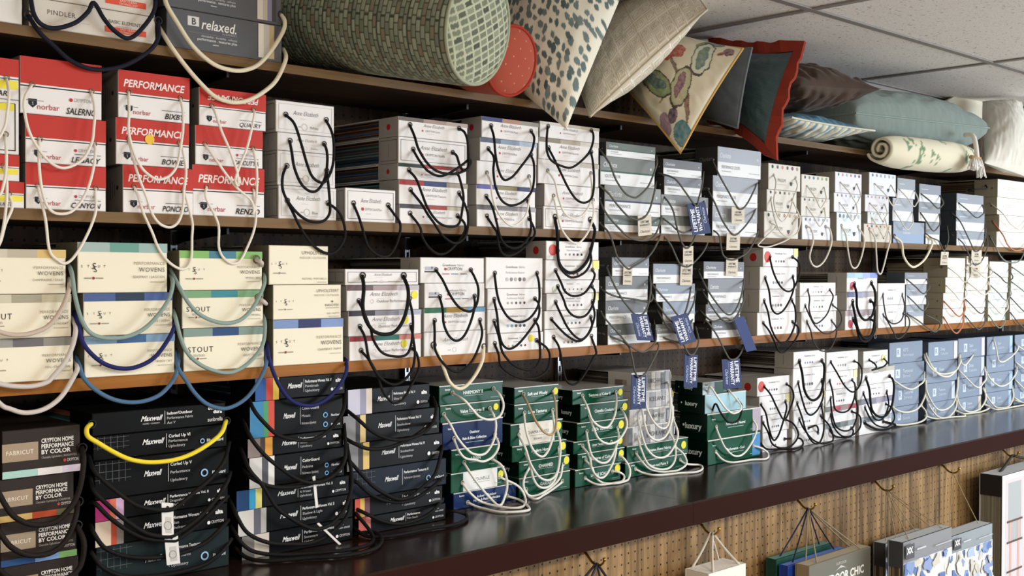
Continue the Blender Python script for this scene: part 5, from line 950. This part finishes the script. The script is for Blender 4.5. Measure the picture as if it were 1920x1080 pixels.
def weave_end(x, y):
    p = (x*.5+y*.866)/.0150; q = (x*.866-y*.5)/.0250; fp, fq = p-math.floor(p), q-math.floor(q); par = (math.floor(p)+math.floor(q)) % 2
    if min(fp, 1-fp) < .15 or min(fq, 1-fq) < .10: return lin('#b9bda2'), 1
    h = (math.floor(p)*37+math.floor(q)*91) % 17/17
    return mixc('#353e30', '#8f957c', (.1+.6*h if par else .5+.5*h)*(.55+.45*min(1, 4*min(fp, 1-fp)))), .2+.3*h
def P3(px, py, y): return at(px, py, y)
fr = at(897, 54, 1.78); zb = Z3+.182; bkp = Vector((fr.x-.15, YW-.035, zb))
bolster('large green basket-woven bolster sticking out beside the dark grey books', fr, bkp, .119, .0, weave_side, weave_end, 280, 300, .0016, '#a3a88f', M_CLOTH)
def red_side(x, c):
    a, b = math.floor(x/.02), math.floor(c/.02); fx, fc = x/.02-a-.5, c/.02-b-.5
    return (lin('#c98a62') if (a+b) % 2 == 0 and fx*fx+fc*fc < .010 else lin('#a8462f')), 0
fr2 = at(958, 114, 1.93); bolster('small brick red bolster tucked behind the green woven one', fr2, Vector((fr2.x-.01, YW-.045, Z3+.140)), .083, .0, red_side, lambda x, y: red_side(x+.3, y+.3), 110, 60, .0, '#a23522', M_CLOTH)

NS = 17; sp = []
for i in range(NS):
    for j in range(NS):
        r = random.Random(i*57+j*131); sp.append(((i+.5+r.uniform(-.3, .3))/NS, (j+.5+r.uniform(-.3, .3))/NS, r.uniform(.016, .0255), r.uniform(.8, 1.35), r.uniform(0, 1)))
def leopard(u, v, s):
    i0, j0 = int(u*NS), int(v*NS); best = 0; sh = 0
    for di in (-1, 0, 1):
        for dj in (-1, 0, 1):
            i, j = i0+di, j0+dj
            if 0 <= i < NS and 0 <= j < NS:
                a, b, r, e, h = sp[i*NS+j]; dx, dy = (u-a)*e, (v-b)/e; d = math.hypot(dx, dy)*(1+.35*nz(u, v, 48, i+j))
                if d < r: best = 1; sh = h
    return mixc('#4b5f5e', '#7d8c88', sh) if best else '#ece6d2'
pillow('cream cushion with grey-green leopard spots', P3(1062, 243, 1.95), P3(1188, -60, 1.93), P3(1030, -210, 2.20), P3(898, 116, 2.22), .19, leopard, n=170, pin=.012, seed=3, wr=.004, power=.46, Tb=.09)
def key(u, v, s):
    a, b = u*12, v*12; x, y = a-math.floor(a)-.5, b-math.floor(b)-.5; d = max(abs(x), abs(y)); k = d*10
    on = (k-math.floor(k)) > .5
    if x > 0 and abs(y) < .08*(1+2*d): on = not on
    return '#eee6d6' if on else '#c9bba3'
pillow('beige cushion with a square spiral weave behind the leopard-spotted one', P3(1106, 219, 1.97), P3(1326, 18, 1.91), P3(1258, -95, 2.32), P3(1052, 105, 2.34), .15, key, M_SATIN, n=190, pin=.02, wr=.005, seed=5, piping='#c9bda6', Tb=.20)
FL = [('#7d3a5a', .36, .78, .12, .035, -.15), ('#b5b48a', .36, .79, .17, .07, -.15), ('#b23a2a', .62, .56, .10, .085, .3), ('#c04a30', .50, .48, .07, .09, .2), ('#5e7a70', .72, .79, .15, .045, -.25), ('#d5d8c4', .72, .79, .20, .075, -.25),
      ('#6a7a4a', .86, .72, .09, .06, .2), ('#4a6f66', .22, .58, .045, .11, -.2), ('#8a9a6c', .22, .58, .085, .16, -.2), ('#4f2f52', .13, .83, .055, .045, 0), ('#2f7078', .10, .955, .085, .07, .3), ('#8a6a7c', .04, .80, .05, .07, .5),
      ('#6f3550', .90, .93, .05, .04, 0), ('#3f6f70', .95, .76, .05, .09, .1), ('#7a4a3a', .28, .90, .13, .018, -.5), ('#a88a3a', .25, .72, .15, .012, .3), ('#6a4a38', .45, .66, .018, .12, .6), ('#8f3f35', .86, .90, .06, .016, .2),
      ('#b23a2a', .30, .30, .12, .10, .3), ('#5e7a70', .60, .20, .05, .15, .4)]
def floral(u, v, s):
    u2, v2 = u+.018*nz(u, v, 16, 1), v+.018*nz(u, v, 16, 2)
    for c, a, b, ra, rb, th in FL:
        dx, dy = u2-a, v2-b; x, y = dx*math.cos(th)+dy*math.sin(th), -dx*math.sin(th)+dy*math.cos(th)
        d = (x/ra)**2+(y/rb)**2
        if d < 1: return mixc(c, '#e2d9c0', .12+.25*nz(u, v, 40, 4)) if d < .8 else c
        if d < 1.25 and max(ra, rb) > .155: return '#4a352c'
    return '#e2d8be'
pillow('cream cushion embroidered with red flowers and green leaves', P3(1136, 126, 2.34), P3(1232, 62, 2.345), P3(1393, 91, 1.92), P3(1276, 287, 1.86), .12, floral, M_SATIN, n=150, pin=.02, seed=7, piping='#c9a25a', wr=.006)
def plain(c, c2=None, s=30, amt=.5): return lambda u, v, sd: mixc(c, c2 or c, max(0, min(1, amt+amt*nz(u, v, s, 3))))
pillow('slate grey velvet cushion between the flowered and red-bordered ones', P3(1275, 92, 2.33), P3(1410, 90, 1.99), P3(1383, 240, 1.955), P3(1275, 214, 2.30), .07, plain('#545a60', '#6a7078', 9), M_VELVET, pin=.02, seed=11, piping='#7d848a', wr=.003, Tb=.04)
pillow('teal ribbed cushion with a wide rust red border', P3(1345, 92, 2.26), P3(1489, 97, 1.93), P3(1436, 272, 1.86), P3(1345, 212, 2.20), .09, lambda u, v, s: '#41585a' if (v*40) % 1 < .5 else '#384c4e', M_SATIN, pin=.045, seed=13, wr=.004, flange=('#983626', .042), n=90)
dn = Vector((0, .335, 0))
def flat(label, FL_, FR_, T, colf, m, dz=0.0, dy=.335, pin=.05, **kw):
    a, b = P3(*FL_), P3(*FR_); bk = Vector((0, min(dy, YW-.02-max(a.y, b.y)), dz)); z = (a.z+b.z)/2
    return pillow(label, a, b, b+bk, a+bk, T, colf, m, pin=pin, **kw)
def stripes(u, v, s):
    k = (u*13) % 1
    if s < 0 : return '#3f6f88' if (k < .55) else '#5a879c'
    return '#e6e4d6' if k < .42 else ('#6f9ab0' if k < .7 else '#cfc9a8')
flat('blue and cream striped cushion lying under the brown velvet one', (1484, 220, 2.03), (1640, 245, 1.95), .09, stripes, M_CLOTH, seed=17, piping='#d9d4c0', wr=.007, wax=(14, 4), n=70)
flat('dark brown velvet cushion lying on the striped one', (1500, 158, 2.05), (1654, 167, 1.94), .135, plain('#33200f', '#4d351f', 8), M_VELVET, Tb=.19, seed=19, wr=.012, wax=(11, 4), n=60, pin=.07)
flat('sage green cushion lying on the rolled leaf-printed cushion', (1604, 212, 2.07), (1855, 240, 1.95), .245, plain('#74807a', '#87938c', 60), M_CLOTH, seed=23, wr=.014, wax=(9, 5), n=70, piping='#8b9b91', pin=.0, power=.30)
flat('cream cushion peeking out behind the sage green one', (1765, 205, 2.30), (1888, 222, 2.26), .17, plain('#d9d2bd'), M_CLOTH, dy=.10, seed=29, wr=.006)
WHITE = pillow('white cushion standing beside the sage green one', P3(1842, 190, 2.24), P3(1916, 190, 2.10), P3(1930, 334, 1.93), P3(1846, 306, 2.00), .15, plain('#ded8c9', '#e8e3d6', 5), M_CLOTH, seed=31, wr=.006, pin=.01, power=.5)
# rolled cushion with a leaf print
a, b = P3(1650, 279, 1.986), P3(1812, 296, 1.986); ax = (b-a); L = ax.length; ax.normalize(); s1 = Vector((0, 1, 0)); s2 = Vector((0, 0, 1)); a.y = b.y = 1.986
root = tag(empty('rolled_cushion', (a+b)/2-Vector((0, 0, .066))), 'rolled cream cushion with green leaf print under the sage cushion', 'cushion', 'cushions on the top shelf'); o0 = root.location
vs, fs, cs = [], [], []; nt_, nl = 110, 60
lf = [(random.Random(k).uniform(.05, .95), random.Random(k+50).uniform(.27, .45), random.Random(k+99).uniform(-1, 1)) for k in range(26)]
def leaf(t, c):
    for x, y, th in lf:
        dx, dy = (t-x)*L, c-y
        for k in (-.6, 0, .6):
            p, q = dx*math.cos(th+k)+dy*math.sin(th+k), -dx*math.sin(th+k)+dy*math.cos(th+k)
            if ((p-.016)/.017)**2+(q/.0036)**2 < 1: return '#6f8a66'
    return '#ddd5ba'
for side in (0, 1):
    for i in range(nl+1):
        t = i/nl; sq = 1-.25*abs(2*t-1)**4
        for k in range(nt_+1):
            q = k/nt_; th = -1.2+q*4.3*math.pi; r = ((.016+.053*min(1, q*1.02)))*sq-(.0085*side)+.0025*nz(t*3, q*9, 2, 5)
            vs.append(a+ax*t*L+s1*r*math.cos(th)*1.0+s2*r*math.sin(th)-o0); cs.append(lin(leaf(t, q*.45)))
    for i in range(nl):
        for k in range(nt_):
            p = side*(nl+1)*(nt_+1)+i*(nt_+1)+k; f = (p, p+1, p+nt_+2, p+nt_+1); fs.append(f if side else f[::-1])
H = (nl+1)*(nt_+1)
for i in (0, nl):
    for k in range(nt_): p = i*(nt_+1)+k; fs.append((p, p+1, p+1+H, p+H))
for k in (0, nt_):
    for i in range(nl): p = i*(nt_+1)+k; fs.append((p, p+nt_+1, p+nt_+1+H, p+H))
mb = MB(); mb.mesh(vs, fs, M_CLOTH, True); paint(mb.build('cover', root), cs)
# white fringed tassel hanging over the shelf edge
tp = P3(1829, 268, 1.90)-WHITE.location
mb = MB(); mb.tube(crom([tp+Vector((.02, .05, .035)), tp+Vector((.008, .015, .03)), tp, tp+Vector((.001, -.004, -.03)), tp+Vector((.002, -.006, -.055))], 3), .0085, mat('#e6e0d6', .9), 8); mb.build('tassel_cord', WHITE)
mb = MB(); mb.tube([tp+Vector(q) for q in ((-.045, -.004, -.056), (0, -.006, -.058), (.022, -.006, -.058))], .0085, mat('#b3946a', .8), 8); mb.build('tassel_band', WHITE)['label'] = 'tan twisted band'
mb = MB(); r = random.Random(4)
for k in range(90):
    x = r.uniform(-.055, .03); y = r.uniform(-.018, .006); d = r.uniform(.03, .055)*(1.25 if x > .0 else .8)
    mb.tube([tp+Vector(q) for q in ((x*.8, y*.6-.004, -.062), (x, y-.004, -.062-d*.5), (x*1.15+r.uniform(-.006, .006), y*1.3-.004, -.062-d))], .0028, mat('#ece7df', .95), 4)
mb.build('tassel_fringe', WHITE)['label'] = 'white tassel fringe'

# ------------------------------------------------------------------ brass hooks on the lower pegboard and the books hanging from them
HK = {}
for nm, px, py, lb in (('a', 1118, 1050, 'brass hook carrying dark cord loops under the counter'), ('b', 1333, 993, 'brass hook holding the white book under the counter'), ('c', 1514, 947, 'brass hook holding the blue and green books'),
                       ('d', 1661, 913, 'brass hook holding the grey books with floral covers'), ('e', 1785, 880, 'brass hook between the flowered books and the tall book'), ('f', 1897, 850, 'brass hook holding the tall grey-backed photo book')):
    p = at(px, py, 1.815); t = tag(empty('hook', (p.x, YP, p.z)), lb, 'hook', 'brass hooks on the lower pegboard'); HK[nm] = p
    mb = MB(); mb.tube([(0, -.0005, .016), (0, -.006, .014)], .010, M_BRASS, 12); mb.build('base_plate', t)
    mb = MB(); C = crom([(0, -.006, .014), (0, -.018, .004), (0, -.034, -.009), (0, -.052, -.012), (0, -.066, -.004), (0, -.071, .006)], 5)
    mb.tube(C, lambda s: .0036-.0012*s, M_BRASS, 8); q = C[-1]
    mb.tube([q-Vector((0, 0, .004)), q, q+Vector((0, 0, .004))], lambda s: .0048*math.sin(math.pi*(.25+.5*s)), M_BRASS, 8); mb.build('hook_arm', t)
def hanging(label, tl, tr, y, hgt, th, front, side, draw, hook, cord, r=.0016, cat='sample book', top=None, ncord=2, cols=None, z1=None):
    a, b = at(tl[0], tl[1], y), at(tr[0], tr[1], y); w = b.x-a.x; zt = a.z; c = .0015; hp = HK[hook]
    t = tag(empty('hanging_book', (a.x+w/2, y, zt-hgt)), label, cat, 'sample books hanging under the counter')
    mb = MB(); x = w/2; m, ms, mt = mat(front, .45), mat(side, .5), mat(top or front, .5)
    f0 = [(-x+c,0,c),(x-c,0,c),(x-c,0,hgt-c),(-x+c,0,hgt-c)]; f1 = [(-x,c,0),(x,c,0),(x,c,hgt),(-x,c,hgt)]; f2 = [(-x,.004,0),(x,.004,0),(x,.004,hgt),(-x,.004,hgt)]
    def plate(yo, nm):
        mb = MB(); o = Vector((0, yo, 0)); mb.face([Vector(p)+o for p in f0], m)
        for i in range(4):
            j = (i+1) % 4; mb.face([Vector(f0[j])+o, Vector(f0[i])+o, Vector(f1[i])+o, Vector(f1[j])+o], m); mb.face([Vector(f1[j])+o, Vector(f1[i])+o, Vector(f2[i])+o, Vector(f2[j])+o], ms)
        mb.face([Vector(p)+o for p in f2][::-1], ms); return mb
    mb = plate(0, 'f')
    if draw: draw(Panel(mb, (-x, 0, 0), (w, 0, 0), (0, 0, hgt), .4), None)
    mb.build('front_cover', t); plate(th-.004, 'b').build('back_cover', t)
    hd = min(.075, hgt*.3); mb = MB(); mb.box((-x, .0045, hgt-hd), (x, th-.0045, hgt), ms); mb.face([(-x+.001, .005, hgt+.0006), (x-.001, .005, hgt+.0006), (x-.001, th-.005, hgt+.0006), (-x+.001, th-.005, hgt+.0006)], mt)
    mb.build('binding', t)
    mb = MB(); pal = cols or PAGES['tan']; rp = random.Random(int(w*1e4)); n = max(3, int((th-.010)/.0035)); d = (th-.010)/n
    for i in range(n): mb.box((-x+.004, .005+i*d, .004), (x-.003, .005+(i+.8)*d, hgt-hd-.0005), mat(pal[rp.randrange(len(pal))], .9))
    mb.build('swatches', t)
    o = Vector((a.x+w/2, y, zt-hgt)); hk = hp-o+Vector((0, -.002, -.008)); P0 = []
    for s in (-1, 1):
        for yy in ((.004, th-.004) if ncord == 2 else (th/2,)):
            mb = MB(); mb.tube(crom([(s*x*.72, yy, hgt-.002), Vector((s*x*.72, yy, hgt))*.5+hk*.5+Vector((0, 0, -.003)), hk+Vector((0, (yy-th/2)*.1, 0))], 4), r, mat(cord, .7), 6); mb.build('carry_cord', t)
    return t
hanging('grey book on dark cord loops, almost out of view', (1082, 1122), (1168, 1092), 1.74, .30, .05, '#4a4642', '#35312e', None, 'a', '#38343a', .0030)
def rothman(F, S): F.txt('ROTHMAN', .5, .88, .045, '#8a8478', 'c', fit=.42); F.rect(.3, .7, .84, .845, '#b5b0a6')
hanging('white book with spaced lettering hanging under the counter', (1329, 1077), (1399, 1049), 1.735, .32, .075, '#e6e1d8', '#d3ccc0', rothman, 'b', '#c9c2b4', .0034)
hanging('dark green book hanging behind the blue one', (1456, 1050), (1560, 1016), 1.800, .30, .035, '#174a3c', '#133a30', None, 'c', '#20204a', .0022, top='#5a8a84', ncord=1)
hanging('royal blue book hanging between the green and grey ones', (1478, 1062), (1588, 1025), 1.760, .30, .030, '#2446a0', '#1c3684', None, 'c', '#171a30', .0022, top='#5a78c0', ncord=1)
def chic(F, S):
    k = '#f0ede4'; F.txt('OUTDOOR CHIC', .50, .80, .066, k, 'c', bold=.03, fit=.80); F.txt('by design', .62, .755, .03, k, 'c', shear=.2, fit=.3)
    for i in range(5): F.poly([(.40+.02*i, .885+.006*i), (.50, .925-.004*i), (.60-.02*i, .885+.006*i), (.50, .918-.004*i)], '#c9c6bb')
    F.txt('OUTDOOR', .5, .935, .022, '#c9c6bb', 'c', fit=.24); F.rect(.88, .97, .60, .72, '#dcdad2')
hanging('olive grey book with white capital lettering hanging in front', (1517, 1062), (1633, 1018), 1.705, .34, .044, '#6b6a5e', '#8d7a5e', chic, 'c', '#8f816a', .0022, top='#a8a08c')
def blooms(strip, logo):
    def d(F, S):
        r = random.Random(int(strip*100)); z = 1-strip
        F.rect(0, 1, 0, z, '#dfe4ec')
        for k in range(60):
            a, b, q = r.uniform(.0, 1), r.uniform(.45, z), r.uniform(.025, .065); c = ['#7f97c2', '#a9badb', '#eef0ee', '#c9c4b8', '#5f78ac', '#e3dccb', '#8a9cc4'][r.randrange(7)]; n = 12
            F.poly([(min(1, max(0, a+q*(1+.35*math.sin(5*i+k))*math.cos(2*math.pi*i/n)*F.h/F.w)), min(z, b+q*(1+.35*math.sin(5*i+k))*math.sin(2*math.pi*i/n))) for i in range(n)], c)
        F.rect(0, .17, 1-strip*.8, 1-.02, '#4f4f54'); F.txt('X', .055, 1-strip*.55, .05, '#f2f2f2', 'c', bold=.03); F.txt('X', .105, 1-strip*.55, .05, '#f2f2f2', 'c', bold=.03); F.rect(.22, .40, 1-strip*.5, 1-strip*.42, '#c4c6ca'); F.rect(.60, .95, 1-strip*.62, 1-strip*.57, '#b9bbbf')
    return d
hanging('grey book with blue flowers touching the tall photo book', (1785, 1007), (1861, 970), 1.662, .36, .058, '#8f979c', '#35363a', blooms(.15, 1), 'e', '#a08c6c', .0014, top='#b9bec2', ncord=1)
hanging('dark-spined grey book hanging behind the flowered one', (1661, 1020), (1740, 988), 1.79, .34, .045, '#8b8d8f', '#3a3b3f', blooms(.16, 0), 'd', '#a08c6c', .0014, top='#aab0ae', ncord=1)
hanging('grey book with blue flowers before the dark-spined one', (1694, 1018), (1785, 984), 1.605, .36, .050, '#85878a', '#37383c', blooms(.17, 1), 'd', '#a08c6c', .0014, top='#b4b9bb')
def swing(F, S):
    F.rect(.05, .97, .03, .97, '#cfc5c6'); F.rect(.09, .30, .60, .95, '#a9adad'); F.rect(.33, .96, .55, .95, '#d8d0d2')
    for q in (.11, .24): F.rect(q, q+.035, .05, .74, '#c9a59a')
    for b in (.26, .43, .60, .72): F.rect(.07, .32, b, b+.012, '#5a4a44')
    F.poly([(.36, .42), (.50, .50), (.50, .72), (.38, .70)], '#b5907a'); F.ring(.33, .20, .05, '#a58a70', .3)
    F.rect(.08, .95, .05, .13, '#bda596')
hanging('tall thick grey-backed book with a pinkish photo cover', (1880, 893), (1990, 842), 1.725, .62, .085, '#dcdcdd', '#1d1c1c', swing, 'f', '#2f3229', .0052, top='#c4c8cc', ncord=1, cols=['#7d7866', '#6f6a5a', '#8a8472'])
